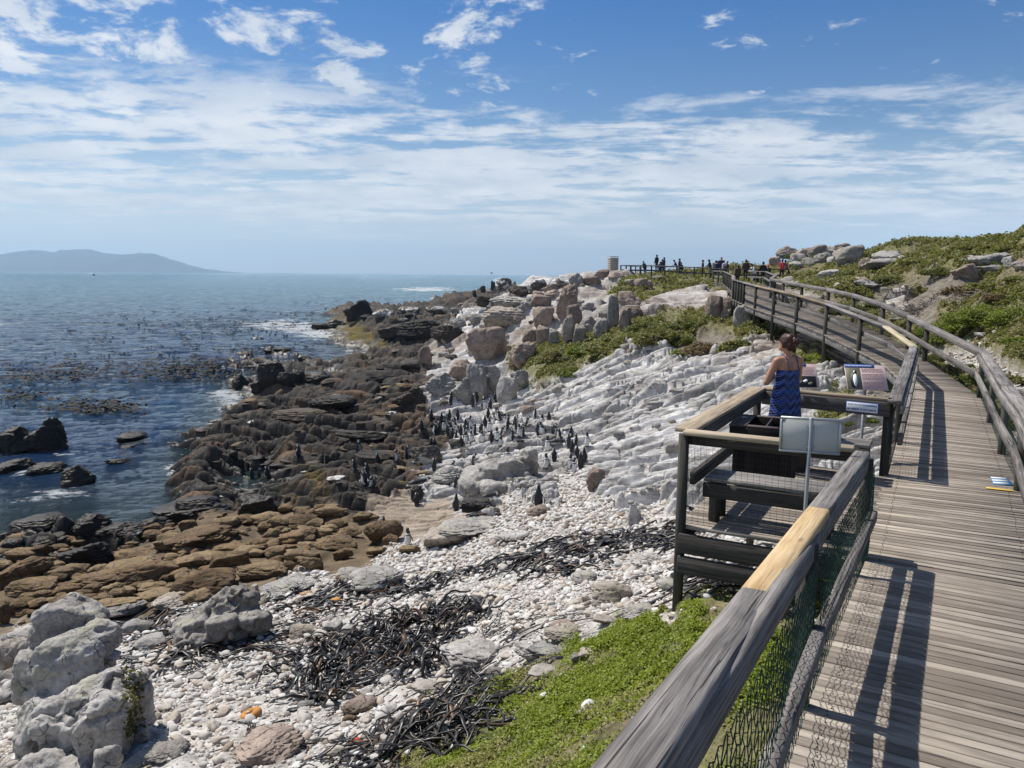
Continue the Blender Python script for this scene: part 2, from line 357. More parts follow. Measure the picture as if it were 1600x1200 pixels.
class MB:
    """collects geometry and builds ONE mesh object; carries a grain coordinate 'g' and a random 'rnd' per piece"""
    def __init__(s): s.V = []; s.F4 = []; s.F3 = []; s.G = []; s.R = []; s.n = 0
    def raw(s, V, F, g=None, rnd=None):
        V = np.asarray(V, np.float32); s.V.append(V)
        s.G.append(np.asarray(g, np.float32) if g is not None else V.copy())
        s.R.append(np.full(len(V), RND.random() if rnd is None else rnd, np.float32))
        for f in F: (s.F4 if len(f) == 4 else s.F3).append([i+s.n for i in f])
        s.n += len(V); return s
    def arr(s, V, F, rnd=None, g=None):
        V = np.asarray(V, np.float32); F = np.asarray(F); s.V.append(V); s.G.append(V.copy() if g is None else g)
        s.R.append(np.full(len(V), RND.random(), np.float32) if rnd is None else np.broadcast_to(np.asarray(rnd, np.float32), (len(V),)).copy())
        (s.F4 if F.shape[1] == 4 else s.F3).extend((F+s.n).tolist()); s.n += len(V); return s
    def beam(s, p0, p1, w, h, up=(0, 0, 1), bev=0.008, rnd=None, nseg=1):
        """bevelled timber from p0 to p1 (centre line), w across, h along 'up'"""
        p0 = Vector(p0); p1 = Vector(p1); d = (p1-p0); L = d.length; d.normalize()
        sdv = d.cross(Vector(up)); sdv.normalize(); upv = sdv.cross(d)
        a, b = w/2, h/2; c = min(bev, a*.6, b*.6)
        prof = [(-a+c, -b), (a-c, -b), (a, -b+c), (a, b-c), (a-c, b), (-a+c, b), (-a, b-c), (-a, -b+c)]
        V = []; G = []; off = RND.random()*50
        stations = [0.0, c] + [c+(L-2*c)*k/nseg for k in range(1, nseg)] + [L-c, L]
        for i, t in enumerate(stations):
            k = (1-c/a, 1-c/b) if i in (0, len(stations)-1) else (1, 1)
            for (x, y) in prof:
                V.append(p0+d*t+sdv*(x*k[0])+upv*(y*k[1])); G.append((t+off, x+off*.3, y+off*.7))
        F = []; n = 8
        for i in range(len(stations)-1):
            for j in range(n):
                F.append((i*n+j, i*n+(j+1) % n, (i+1)*n+(j+1) % n, (i+1)*n+j))
        m = (len(stations)-1)*n
        F += [(0, 3, 2, 1), (0, 7, 4, 3), (7, 6, 5, 4), (m, m+1, m+2, m+3), (m, m+3, m+4, m+7), (m+4, m+5, m+6, m+7)]
        return s.raw(V, F, G, rnd)
    def box(s, c, size, rz=0.0, bev=0.006, rnd=None):
        c = Vector(c); ax = Vector((math.cos(rz), math.sin(rz), 0))
        return s.beam(c-ax*size[0]/2, c+ax*size[0]/2, size[1], size[2], bev=bev, rnd=rnd)
    def tube(s, pts, r, n=6, cap=True, rnd=None, flat=1.0):
        pts = [Vector(p) for p in pts]; V = []; F = []; G = []; off = RND.random()*50; t = 0
        rr = r if isinstance(r, (list, tuple)) else [r]*len(pts)
        ref = Vector((0, 0, 1)) if abs((pts[-1]-pts[0]).normalized().z) < .9 else Vector((1, 0, 0))
        for i, p in enumerate(pts):
            d = (pts[min(i+1, len(pts)-1)]-pts[max(i-1, 0)]); d.normalize()
            a = d.cross(ref)
            if a.length < 1e-4: a = d.cross(Vector((.3, 1, .2)))
            a.normalize(); b = a.cross(d)
            if i: t += (p-pts[i-1]).length
            for k in range(n):
                an = 2*math.pi*k/n; V.append(p+(a*math.cos(an)+b*(math.sin(an)*flat))*rr[i]); G.append((t+off, .15*math.cos(an)*rr[i]*8, .15*math.sin(an)*rr[i]*8))
        for i in range(len(pts)-1):
            for k in range(n): F.append((i*n+k, i*n+(k+1) % n, (i+1)*n+(k+1) % n, (i+1)*n+k))
        if cap:
            for base, p in ((0, pts[0]), ((len(pts)-1)*n, pts[-1])):
                V.append(p); G.append((off, 0, 0)); ci = len(V)-1
                for k in range(n):
                    F.append((ci, base+(k+1) % n, base+k) if base == 0 else (ci, base+k, base+(k+1) % n))
        return s.raw(V, F, G, rnd)
    def build(s, name, mat, parent=None, smooth=False, origin=None):
        V = np.concatenate(s.V); 
        o_ = Vector(origin) if origin is not None else None
        if parent is not None: # parts are stored relative to their thing
            M = np.array(world_of(parent).inverted()); V = V@M[:3, :3].T+M[:3, 3]
        elif o_ is not None: V = V-np.array(o_)
        Fs = [np.array(f, np.int32) for f in (s.F4, s.F3) if f]
        me = np_mesh(name, V, Fs, smooth, dict(g=np.concatenate(s.G), rnd=np.concatenate(s.R)))
        return link(name, me, mat, parent, o_ if parent is None else None)
def world_of(o):
    M = Matrix.LocRotScale(o.location, o.rotation_euler, o.scale)
    return world_of(o.parent) @ M if o.parent else M
RND = random.Random(11); RG = np.random.default_rng(5)

# ------------------------------------------------------------------ materials
def material(name, rough=0.8, spec=0.3):
    m = bpy.data.materials.new(name); m.use_nodes = True; g = NT(m.node_tree)
    b = g.n['Principled BSDF']; b.inputs['Roughness'].default_value = rough; b.inputs['Specular IOR Level'].default_value = spec
    return m, g, b
def bump(g, b, height, strength=0.5, dist=0.02):
    n = g.add('ShaderNodeBump'); n.inputs['Strength'].default_value = strength; n.inputs['Distance'].default_value = dist
    g.val(n.inputs['Height'], height); g.link(n.outputs[0], b.inputs['Normal'])
def pos(g): return g.add('ShaderNodeNewGeometry').outputs['Position']
def objc(g): return g.add('ShaderNodeTexCoord').outputs['Object']
def attr(g, name, out='Fac'): return g.add('ShaderNodeAttribute', attribute_name=name).outputs[out]
def plain(name, col, rough=0.7, var=0.15, scale=6, spec=0.3, metal=0.0):
    m, g, b = material(name, rough, spec); b.inputs['Metallic'].default_value = metal
    n = g.noise(objc(g), scale, 5, .6)
    c = g.mix(n, tuple(x*(1-var) for x in col), tuple(min(1, x*(1+var)) for x in col)); g.link(c, b.inputs['Base Color'])
    return m
def rgb(*c): return tuple(c)

def wood_mat(name, dark, light, rough=.85, knots=True, streak=1.0, rndvar=.5, ys=34.0, wn=.75):
    m, g, b = material(name, rough, .2)
    gc = attr(g, 'g', 'Vector'); rn = attr(g, 'rnd', 'Fac')
    kn = g.noise(g.vmath('MULTIPLY', gc, (1.6, 7.0, 7.0)), 1.0, 2, .5)
    x, y, z = g.sepx(gc)
    wv = g.comb(g.math('MULTIPLY', x, 1.1), g.math('ADD', g.math('MULTIPLY', y, ys), g.math('MULTIPLY', kn, 2.4)), g.math('MULTIPLY', z, ys))
    n1 = g.noise(wv, 1.0, 5, .65)
    n2 = g.noise(g.vmath('MULTIPLY', gc, (3.0, 150.0, 150.0)), 1.0, 3, .6)
    n3 = g.noise(gc, 1.7, 4, .6)
    f = g.math('ADD', g.math('MULTIPLY', n1, wn), g.math('ADD', g.math('MULTIPLY', n2, .3), g.math('MULTIPLY', n3, .35)))
    f = g.math('ADD', f, g.math('MULTIPLY', g.math('SUBTRACT', rn, .5), rndvar))
    c = g.mix(g.ramp(f, .45, .95), dark, light)
    cr = g.ramp(g.noise(g.vmath('MULTIPLY', gc, (.9, 60.0, 60.0)), 1.0, 3, .6, .3), .345, .39)     # drying cracks
    c = g.mix(g.math('MULTIPLY', g.math('SUBTRACT', 1.0, cr), .85*streak), c, tuple(d*.22 for d in dark))
    if knots:
        vo = g.add('ShaderNodeTexVoronoi'); g.link(g.vmath('MULTIPLY', gc, (2.3, 8.0, 8.0)), vo.inputs['Vector']); vo.inputs['Scale'].default_value = .55
        kd = vo.outputs['Distance']
        kf = g.math('SUBTRACT', 1.0, g.ramp(kd, .04, .11))
        c = g.mix(g.math('MULTIPLY', kf, .75), c, tuple(d*.45 for d in dark))
    g.link(c, b.inputs['Base Color'])
    h = g.math('ADD', g.math('MULTIPLY', n1, .6), g.math('ADD', g.math('MULTIPLY', n2, .3), g.math('MULTIPLY', cr, .8)))
    bump(g, b, h, .55, .006)
    return m

M = {}
M['deck'] = wood_mat('deck_planks', (.155, .128, .105), (.41, .355, .295), rndvar=.27, streak=.45, ys=14.0, wn=.62)
M['grey_wood'] = wood_mat('weathered_timber', (.055, .050, .048), (.295, .27, .25), rndvar=.15, ys=46.0)
M['dark_wood'] = wood_mat('dark_timber', (.028, .025, .023), (.105, .095, .085), rndvar=.2)
M['new_wood'] = wood_mat('fresh_timber', (.30, .18, .08), (.56, .42, .245), knots=True, streak=.25, rndvar=.15)
M['tan_wood'] = wood_mat('tan_timber', (.15, .11, .075), (.44, .36, .26), rndvar=.25, streak=.6)
M['post'] = wood_mat('post_timber', (.022, .022, .019), (.075, .070, .06), rndvar=.25, knots=False)
M['black_wood'] = wood_mat('black_stained_timber', (.008, .007, .007), (.028, .022, .021), rndvar=.3, knots=False)
M['bin_top'] = wood_mat('bin_lid_timber', (.055, .040, .040), (.13, .10, .10), rndvar=.2, knots=False)
M['net'] = plain('green_netting', (.018, .05, .032), .6, .3, 3)
M['wire'] = plain('wire_mesh', (.03, .032, .03), .5, .3, 3)
M['steel'] = plain('galvanised_steel', (.38, .39, .39), .42, .12, 9, .5, .6)
M['panel_back'] = plain('sign_back_panel', (.42, .43, .41), .55, .05, 3)
M['leaf'] = None

def ground_mat():
    m, g, b = material('shore_ground', .9, .25)
    p = pos(g); x, y, z = g.sepx(p)
    c1 = g.add('ShaderNodeAttribute', attribute_name='ca'); c2 = g.add('ShaderNodeAttribute', attribute_name='cb'); c3 = attr(g, 'cc')
    s1 = g.add('ShaderNodeSeparateColor'); g.link(c1.outputs['Color'], s1.inputs[0])
    s2 = g.add('ShaderNodeSeparateColor'); g.link(c2.outputs['Color'], s2.inputs[0])
    wW, wD, wS = s1.outputs; wB = c1.outputs['Alpha']; wP, wG, wK = s2.outputs; wE = c2.outputs['Alpha']; wM = c3
    nA = g.noise(p, .55, 8, .68, .4); nB = g.noise(p, 3.1, 7, .7, .2); nC = g.noise(p, 17.0, 5, .7)
    strat = g.noise(g.vmath('MULTIPLY', p, (.6, 2.2, 9.0)), 1.3, 6, .65, .5)
    f = g.math('ADD', g.math('ADD', g.math('MULTIPLY', nA, .42), g.math('MULTIPLY', nB, .34)), g.math('ADD', g.math('MULTIPLY', nC, .22), g.math('MULTIPLY', strat, .26)))
    f = g.ramp(f, .42, .82)
    fb = g.ramp(g.math('ADD', g.math('MULTIPLY', nB, .6), g.math('MULTIPLY', nC, .45)), .35, .70)
    cols = {
     'W': g.mix(g.ramp(g.noise(g.vmath('MULTIPLY', p, (.5, 1.6, 3)), .9, 7, .7, .3), .40, .62), g.mix(f, (.09, .08, .072), (.50, .475, .45)), g.mix(f, (.21, .20, .19), (.74, .72, .70))),
     'D': g.mix(g.ramp(nA, .46, .64), g.mix(f, (.006, .0055, .005), (.088, .079, .070)), g.mix(f, (.010, .007, .0055), (.16, .105, .068))),
     'S': g.mix(f, (.13, .10, .075), (.40, .33, .26)),
     'B': g.mix(f, (.05, .036, .022), (.20, .145, .088)),
     'P': g.mix(fb, (.16, .14, .125), (.55, .52, .48)),
     'G': g.mix(g.ramp(nA, .35, .65), g.mix(fb, (.07, .055, .032), (.23, .19, .115)), g.mix(fb, (.05, .055, .018), (.17, .165, .06))),
     'K': g.mix(g.ramp(nA, .38, .6), g.mix(f, (.12, .095, .08), (.44, .375, .33)), g.mix(f, (.15, .135, .12), (.54, .51, .47))),
     'E': g.mix(fb, (.055, .045, .035), (.24, .205, .165)),
     'M': g.mix(f, (.035, .028, .008), (.16, .115, .03))}
    acc = None
    for k, w in zip('WDSBPGKEM', (wW, wD, wS, wB, wP, wG, wK, wE, wM)):
        t = g.vmath('SCALE', cols[k], scale=w)
        acc = t if acc is None else g.vmath('ADD', acc, t)
    # tide line: everything low on the shore is stained dark and wet
    hz = g.math('ADD', z, g.math('MULTIPLY', g.math('SUBTRACT', nA, .5), 1.1))
    wet = g.math('SUBTRACT', 1.0, g.ramp(hz, .12, .75))
    acc = g.mix(g.math('MULTIPLY', wet, .78), acc, (.014, .011, .008))
    g.link(acc, b.inputs['Base Color'])
    g.link(g.math('SUBTRACT', .92, g.math('MULTIPLY', wet, .5)), b.inputs['Roughness'])
    h = g.math('ADD', g.math('MULTIPLY', nB, .8), g.math('ADD', g.math('MULTIPLY', nC, .3), g.math('MULTIPLY', strat, .9)))
    bump(g, b, h, .7, .035)
    return m

def rock_mat(name, dark, light, tint=None, wetdark=False, guano=0.0, bumpd=.03, sc=1.0):
    m, g, b = material(name, .88, .25)
    p = pos(g); oi = g.add('ShaderNodeObjectInfo'); rn = oi.outputs['Random']
    q = g.vmath('ADD', p, g.comb(g.math('MULTIPLY', rn, 37.0), 0.0, 0.0))
    nA = g.noise(q, 1.3*sc, 6, .65, .3); nB = g.noise(q, 6.0*sc, 6, .68); nC = g.noise(q, 34.0*sc, 4, .65)
    st = g.noise(g.vmath('MULTIPLY', objc(g), (1.0, 1.0, 8.0)), 1.5, 5, .6, .4)
    f = g.math('ADD', g.math('ADD', g.math('MULTIPLY', nA, .4), g.math('MULTIPLY', nB, .35)), g.math('ADD', g.math('MULTIPLY', nC, .25), g.math('MULTIPLY', st, .18)))
    f = g.ramp(f, .42, .78)
    c = g.mix(f, dark, light)
    if tint: c = g.mix(g.math('MULTIPLY', g.ramp(rn, .25, .95), .85), c, g.mix(f, tuple(t*.4 for t in tint), tint))
    c = g.mix(1.0, c, g.mix(rn, (.72, .72, .72), (1.12, 1.10, 1.08)), 'MULTIPLY')
    vo = g.add('ShaderNodeTexVoronoi', feature='DISTANCE_TO_EDGE'); g.link(g.vmath('ADD', q, g.vmath('SCALE', g.noise(q, 2.5*sc, 4, .6, out=1), scale=.55/sc)), vo.inputs['Vector']); vo.inputs['Scale'].default_value = 1.9*sc
    ck = g.math('SUBTRACT', 1.0, g.ramp(vo.outputs['Distance'], .0, .035)); ck = g.math('MULTIPLY', ck, g.ramp(nB, .42, .6))
    c = g.mix(g.math('MULTIPLY', ck, .8), c, tuple(t*.35 for t in dark))
    c = g.mix(g.math('MULTIPLY', g.ramp(g.noise(q, 2.2*sc, 6, .7), .53, .66), .55), c, tuple(t*.62+.012 for t in light[:2])+(light[2]*.48,))
    if guano: c = g.mix(g.math('MULTIPLY', g.ramp(nA, .50, .58), guano), c, (.62, .61, .58))
    g.link(c, b.inputs['Base Color'])
    if wetdark: b.inputs['Roughness'].default_value = .5
    bump(g, b, g.math('ADD', g.math('SUBTRACT', g.math('MULTIPLY', nB, .8), g.math('MULTIPLY', ck, .5)), g.math('ADD', g.math('MULTIPLY', nC, .35), g.math('MULTIPLY', st, .5))), .9, bumpd)
    return m
M['rock_white'] = rock_mat('pale_rock', (.15, .135, .125), (.52, .50, .47), sc=1.2)
M['rock_brown'] = rock_mat('brown_rock', (.040, .027, .017), (.27, .175, .095), tint=(.29, .215, .125))
M['rock_dark'] = rock_mat('dark_wet_rock', (.010, .008, .007), (.062, .050, .040), wetdark=True)
M['rock_black'] = rock_mat('dark_shore_rock', (.010, .009, .008), (.105, .094, .084), tint=(.13, .10, .078))
M['rock_pink'] = rock_mat('pinkish_rock', (.13, .10, .082), (.40, .315, .265), tint=(.46, .365, .305))
M['rock_grey'] = rock_mat('grey_rock', (.15, .135, .12), (.48, .45, .41), tint=(.42, .36, .30))
M['rock_guano'] = rock_mat('guano_streaked_rock', (.05, .042, .036), (.22, .19, .165), guano=.85)
M['pebble'] = rock_mat('pale_pebble', (.40, .37, .335), (.66, .63, .59), tint=(.56, .47, .39), bumpd=.004)
def pebbles_mat():
    m, g, b = material('loose_pebbles', .85, .25)
    r = attr(g, 'rnd'); p = pos(g); n = g.noise(p, 22.0, 4, .6)
    vr = g.add('ShaderNodeValToRGB'); g.link(r, vr.inputs[0]); e = vr.color_ramp.elements
    e[0].position = 0; e[0].color = (.21, .19, .175, 1); e[1].position = 1; e[1].color = (.72, .70, .67, 1)
    for ps, cl in ((.10, (.30, .23, .17)), (.16, (.36, .33, .30)), (.35, (.52, .49, .455)), (.62, (.62, .60, .565)), (.82, (.50, .40, .315)), (.86, (.64, .61, .58))):
        k = e.new(ps); k.color = (*cl, 1)
    c = g.mix(n, g.mix(1.0, vr.outputs[0], (.74, .74, .74), 'MULTIPLY'), vr.outputs[0]); g.link(c, b.inputs['Base Color'])
    return m
M['pebbles'] = pebbles_mat()
def leaf_mat(name, a, b_, c_, dry=(.20, .155, .075), dryf=.0):
    m, g, b = material(name, .55, .35)
    r = attr(g, 'rnd'); n = g.noise(pos(g), 1.6, 5, .65)
    c = g.mix(r, a, b_); c = g.mix(g.ramp(n, .42, .66), c, c_)
    c = g.mix(g.math('MULTIPLY', g.ramp(g.noise(pos(g), .9, 5, .7), .50, .63), dryf), c, dry)
    g.link(c, b.inputs['Base Color'])
    t = g.add('ShaderNodeBsdfTranslucent'); g.link(g.mix(1.0, c, (1.25, 1.3, .7), 'MULTIPLY'), t.inputs[0])
    mx = g.add('ShaderNodeMixShader'); mx.inputs[0].default_value = .38; g.link(b.outputs[0], mx.inputs[1]); g.link(t.outputs[0], mx.inputs[2])
    g.link(mx.outputs[0], g.n['Material Output'].inputs[0])
    return m
M['leaf'] = leaf_mat('succulent_leaves', (.10, .135, .014), (.30, .345, .045), (.24, .285, .034), (.36, .31, .16), .7)
M['leaf_far'] = leaf_mat('coastal_scrub_leaves', (.075, .085, .022), (.215, .205, .068), (.165, .17, .045), (.26, .21, .115), .65)
M['leaf_dark'] = leaf_mat('dark_shrub_leaves', (.048, .06, .016), (.155, .16, .045), (.115, .13, .03))
M['leaf_bright'] = leaf_mat('bright_shrub_leaves', (.085, .11, .016), (.21, .25, .040), (.165, .20, .028))
M['leaf_dry'] = leaf_mat('dry_shrub_leaves', (.10, .07, .04), (.25, .18, .115), (.18, .13, .08))
M['pale_wood'] = wood_mat('pale_new_timber', (.32, .26, .16), (.58, .50, .36), knots=False, streak=.2, rndvar=.1)
M['twig'] = plain('grey_dead_twigs', (.20, .175, .155), .9, .4, 9)
M['kelp'] = None
def kelp_mat():
    m, g, b = material('stranded_kelp', .38, .45)
    r = attr(g, 'rnd'); n = g.noise(pos(g), 9.0, 4, .6)
    c = g.mix(n, (.007, .006, .005), (.032, .025, .020)); c = g.mix(g.ramp(r, .86, .97), c, (.11, .06, .03)); g.link(c, b.inputs['Base Color'])
    return m
M['kelp'] = kelp_mat()
M['kelp_wet'] = plain('floating_kelp_blades', (.010, .008, .005), .65, .6, 2, .15)

# ------------------------------------------------------------------ the setting: ground, sea, mountain, haze
def build_ground():
    N = NA*NR; V = np.stack([XX, YY, ZZ], -1).reshape(-1, 3)
    i = (np.arange(NA-1)[:, None]*NR+np.arange(NR-1)[None]).ravel()
    F = np.stack([i, i+1, i+NR+1, i+NR], 1)[:, ::-1]
    keep = (ZZ.ravel()[F].max(1) > -2.5); F = F[keep]
    me = np_mesh('ground', V, F[:, ::-1], False, dict(ca=CW[..., 0:4].reshape(-1, 4), cb=CW[..., 4:8].reshape(-1, 4), cc=CW[..., 8].ravel()))
    o = link('ground', me, ground_mat()); tag(o, kind='structure')
build_ground()

def shelf_noise(x, y): return fbm2(x/14, y/9, 4, 203)
def build_sea():
    na, nr = 760, 820
    a = np.linspace(math.radians(-46), math.radians(20), na, dtype=np.float32); l = np.linspace(math.log(12), math.log(10500), nr, dtype=np.float32)
    A, L = np.meshgrid(a, l, indexing='ij'); R = np.exp(L); X = R*np.sin(A); Y = R*np.cos(A)
    # wind chop: resolved only as finely as the sheet itself
    cell = R*.0022*4
    Z = np.zeros_like(X)
    for k, (lam, amp) in enumerate(((9, .20), (4.2, .12), (1.9, .065), (.85, .032), (.4, .016))):
        fade = np.clip((lam*1.6-cell)/lam, 0, 1)
        n = fbm2(X/lam*.55+Y/lam*.25, Y/lam*1.15-X/lam*.2, 2, 300+k)
        Z += fade*amp*(.55-np.abs(n)*2.2)
    # depth below the surface where the surveyed shore is known
    fa = (A-AZ0)/(AZ1-AZ0)*(NA-1); fr = row_of(L).astype(np.float32)
    inb = (fa > 0) & (fa < NA-1) & (L < LR1)
    ii = np.clip(fa, 0, NA-1).astype(int); jj = np.clip(fr, 0, NR-1).astype(int)
    dep = np.where(inb, -ZZ[ii, jj], 3.0); depb = np.where(inb, -ZB[ii, jj], 3.0)
    sh = np.clip(1-np.abs(dep-.05)/.75, 0, 1)
    calm = np.clip(depb/.9, .12, 1); Z *= np.where(R < 200, calm, 1)*.85
    U, Vv = project(X, Y, np.zeros_like(X))
    def patch(cu, cv, su, sv): return np.exp(-((U-cu)/su)**2-((Vv-cv)/sv)**2)
    streak = np.clip(1.6*fbm2(X/3.2+Y/9, Y/1.3, 5, 77, .62)+.15, 0, 1)
    surf = patch(430, 508, 60, 9)+patch(505, 520, 60, 10)+patch(590, 550, 60, 10)+patch(665, 452, 55, 4)+patch(700, 466, 40, 4)+1.0*patch(365, 618, 40, 22)+.42*patch(60, 775, 110, 26)+.5*patch(470, 545, 40, 8)+.55*patch(30,745,40,14)+.45*patch(100,712,50,8)+.6*patch(345,655,25,30)
    foam = np.clip(surf*(.5+1.1*streak)*1.3-.16, 0, 1)
    foam = np.maximum(foam, np.where(R < 160, sh*sh*streak*1.25*np.clip((fbm2(X/7, Y/7, 3, 81)+.35)*1.6, 0, 1), 0))
    caps = np.clip((fbm2(X/9/np.clip(R/150,1,8), Y/5/np.clip(R/60,1,30), 6, 95, .66)-.30)*6, 0, 1)*(R > 70)*.45       # whitecaps out at sea
    foam = np.maximum(foam, caps)
    tq = patch(680, 452, 120, 9)*.9+np.clip(1.2*fbm2(X/60, Y/40, 3, 99), 0, 1)*(R > 90)*.8
    bed = sstep(.0, .35, .25+1.3*fbm2(X/30, Y/22, 4, 66))*(R < 150)
    V = np.stack([X, Y, Z], -1).reshape(-1, 3); i = (np.arange(na-1)[:, None]*nr+np.arange(nr-1)[None]).ravel()
    me = np_mesh('sea', V, np.stack([i, i+1, i+nr+1, i+nr], 1), True, dict(foam=foam.ravel(), tq=np.clip(tq, 0, 1).ravel(), shal=np.clip(1-depb/1.3, 0, 1).ravel(), bed=bed.ravel()))
    m, g, b = material('sea_water', .06, .5); b.inputs['IOR'].default_value = 1.33
    p = pos(g)
    c = g.mix(g.ramp(attr(g, 'bed'), 0, 1), (.030, .10, .20), (.022, .065, .165))
    c = g.mix(attr(g, 'tq'), c, (.05, .22, .25))
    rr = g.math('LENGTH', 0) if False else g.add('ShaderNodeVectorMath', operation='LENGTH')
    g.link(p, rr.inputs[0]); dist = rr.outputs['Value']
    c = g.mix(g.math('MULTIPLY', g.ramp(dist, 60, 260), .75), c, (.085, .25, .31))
    c = g.mix(g.math('MULTIPLY', g.ramp(attr(g, 'shal'), .0, .9), .75), c, (.05, .075, .055))
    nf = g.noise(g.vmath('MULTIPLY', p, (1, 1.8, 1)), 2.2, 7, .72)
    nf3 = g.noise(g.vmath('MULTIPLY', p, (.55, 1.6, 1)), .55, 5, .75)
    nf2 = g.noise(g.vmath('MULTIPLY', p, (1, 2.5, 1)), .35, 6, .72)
    fm = g.ramp(g.math('ADD', attr(g, 'foam'), g.math('MULTIPLY', g.math('SUBTRACT', nf, .5), 1.5)), .30, .62)
    fm = g.math('MULTIPLY', fm, g.ramp(attr(g, 'foam'), .02, .2))
    chop_glint = g.math('MULTIPLY', g.ramp(g.math('ADD', g.math('MULTIPLY', nf2, .55), g.math('MULTIPLY', nf3, .5)), .56, .66), .8)  # small whitecap flecks and painted sun glints, both mixed into the water colour
    fm = g.math('MAXIMUM', fm, g.math('MULTIPLY', chop_glint, g.ramp(dist, 8, 110)))
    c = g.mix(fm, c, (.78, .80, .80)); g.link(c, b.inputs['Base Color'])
    g.link(g.math('ADD', .055, g.math('MULTIPLY', fm, .6)), b.inputs['Roughness'])
    h1 = g.noise(g.vmath('MULTIPLY', p, (1, 1.6, 1)), 1.4, 7, .72, .3); h2 = g.noise(g.vmath('MULTIPLY', p, (1, 1.7, 1)), .22, 6, .72, .3)
    bump(g, b, g.math('ADD', h1, g.math('MULTIPLY', h2, 4.0)), 1.0, 1.1)
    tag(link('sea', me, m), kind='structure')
build_sea()

def build_mountain():
    # long flat-topped peninsula across the bay
    sil = [(-420, 402), (-300, 400), (-180, 408), (-90, 404), (-40, 408), (0, 403), (30, 399), (68, 392), (95, 397), (112, 396), (130, 392), (150, 392.5), (165, 397), (185, 399), (215, 398.5), (246, 397), (258, 404), (275, 412), (300, 418), (322, 423.5), (345, 428), (460, 432)]
    D = 8000.0; us = np.linspace(-420, 460, 300); prof = np.interp(us, [s[0] for s in sil], [s[1] for s in sil])
    hz = np.interp(us, [-420, 0, 560], [419, 422.6, 427.6])
    hgt = np.clip((hz-prof)/1200*D+14, 4, None)
    hgt = hgt+fbm2(us/14, us*0, 4, 5)*12*np.clip(hgt/90, 0, 1)
    x = np.array([P(u, 425, D).x for u in us]); y0 = D
    K = 26; V = []; 
    for k in range(K):
        t = k/(K-1)*2-1
        fall = np.clip(1-abs(t), 0, 1)**.8
        nz = 1+.25*fbm2(x/180, np.full_like(x, t*6), 4, 9)
        V.append(np.stack([x, y0+t*1300+0*x, np.where(abs(t) < .05, hgt, hgt*fall*nz)-2], -1))
    V = np.array(V); n = len(us)
    i = (np.arange(K-1)[:, None]*n+np.arange(n-1)[None]).ravel()
    me = np_mesh('mountain', V.reshape(-1, 3), np.stack([i, i+1, i+n+1, i+n], 1), True)
    m, g, b = material('mountain_rock', .95, .1); nn = g.noise(pos(g), .006, 6, .6)
    g.link(g.mix(nn, (.030, .042, .048), (.085, .095, .095)), b.inputs['Base Color'])
    tag(link('mountain', me, m), kind='structure')
build_mountain()

def build_haze():
    b = bmesh.new(); bmesh.ops.create_cube(b, size=1)
    zb, zt = -16.0, 330.0
    for v in b.verts: v.co = (v.co.x*22000, v.co.y*22000, (v.co.z+.5)*(zt-zb)+zb)
    me = bpy.data.meshes.new('haze'); b.to_mesh(me); b.free()
    m = bpy.data.materials.new('sea_haze'); m.use_nodes = True; t = m.node_tree; t.nodes.clear()
    o = t.nodes.new('ShaderNodeOutputMaterial'); v = t.nodes.new('ShaderNodeVolumePrincipled')
    v.inputs['Color'].default_value = (.54, .77, 1.0, 1); v.inputs['Density'].default_value = HAZE; v.inputs['Anisotropy'].default_value = .3
    t.links.new(v.outputs[0], o.inputs['Volume'])
    tag(link('haze', me, m), kind='stuff')
HAZE = 0.00013
build_haze()
# ------------------------------------------------------------------ boardwalk, railings, viewpoint
DH = 2.34; DZ = E-DH                         # deck level below the eye
def V2(x, y, h): return Vector((x, y, E-h))
def resample(pts, step):
    out = [pts[0]]; 
    for a, b in zip(pts, pts[1:]):
        n = max(1, int(round((b-a).length/step)))
        out += [a.lerp(b, (k+1)/n) for k in range(n)]
    return out
# left and right edges of the walkway (deck level), surveyed from the photograph
RAILPTS = [((-1.35, -1.25), .50), ((.149, 1.375), .95), ((.902, 2.868), 1.20), ((1.72, 4.315), 1.315), ((2.846, 6.237), 1.42)]   # left top edge of the near handrail
NP = Vector((.87, -.493, 0))
LEFT = [V2(*p, h+.92)+NP*.15 for p, h in RAILPTS]+[V2(4.47, 8.86, DH), V2(8.44, 16.1, DH), V2(9.22, 19.0, 2.1), V2(9.36, 20.7, 1.96), V2(9.40, 23.1, 1.70), V2(9.43, 25.6, 1.51), V2(9.50, 28.1, 1.39), V2(9.61, 30.6, 1.27), V2(9.88, 33.1, 1.17), V2(10.28, 36.1, 1.07)]
RIGHT = [V2(*p, h+.92)+NP*1.40 for p, h in RAILPTS]+[V2(5.66, 8.32, DH), V2(9.27, 15.05, DH), V2(10.25, 19.0, 2.05), V2(10.78, 20.9, 1.93), V2(11.0, 22.9, 1.68), V2(11.12, 25.2, 1.46), V2(11.18, 27.4, 1.32), V2(11.28, 30.2, 1.20), V2(11.53, 33.0, 1.08), V2(12.0, 36.0, 1.0)]
D_I, L1 = 5, 6
EXIT_L = [V2(10.28, 36.1, 1.07), V2(12.2, 43, .86), V2(15.6, 57.5, .55), V2(15.9, 61.5, .50)]
EXIT_R = [V2(12.0, 36, 1.0), V2(14.4, 42.5, .84), V2(18.4, 56.5, .55), V2(18.7, 61.5, .50)]
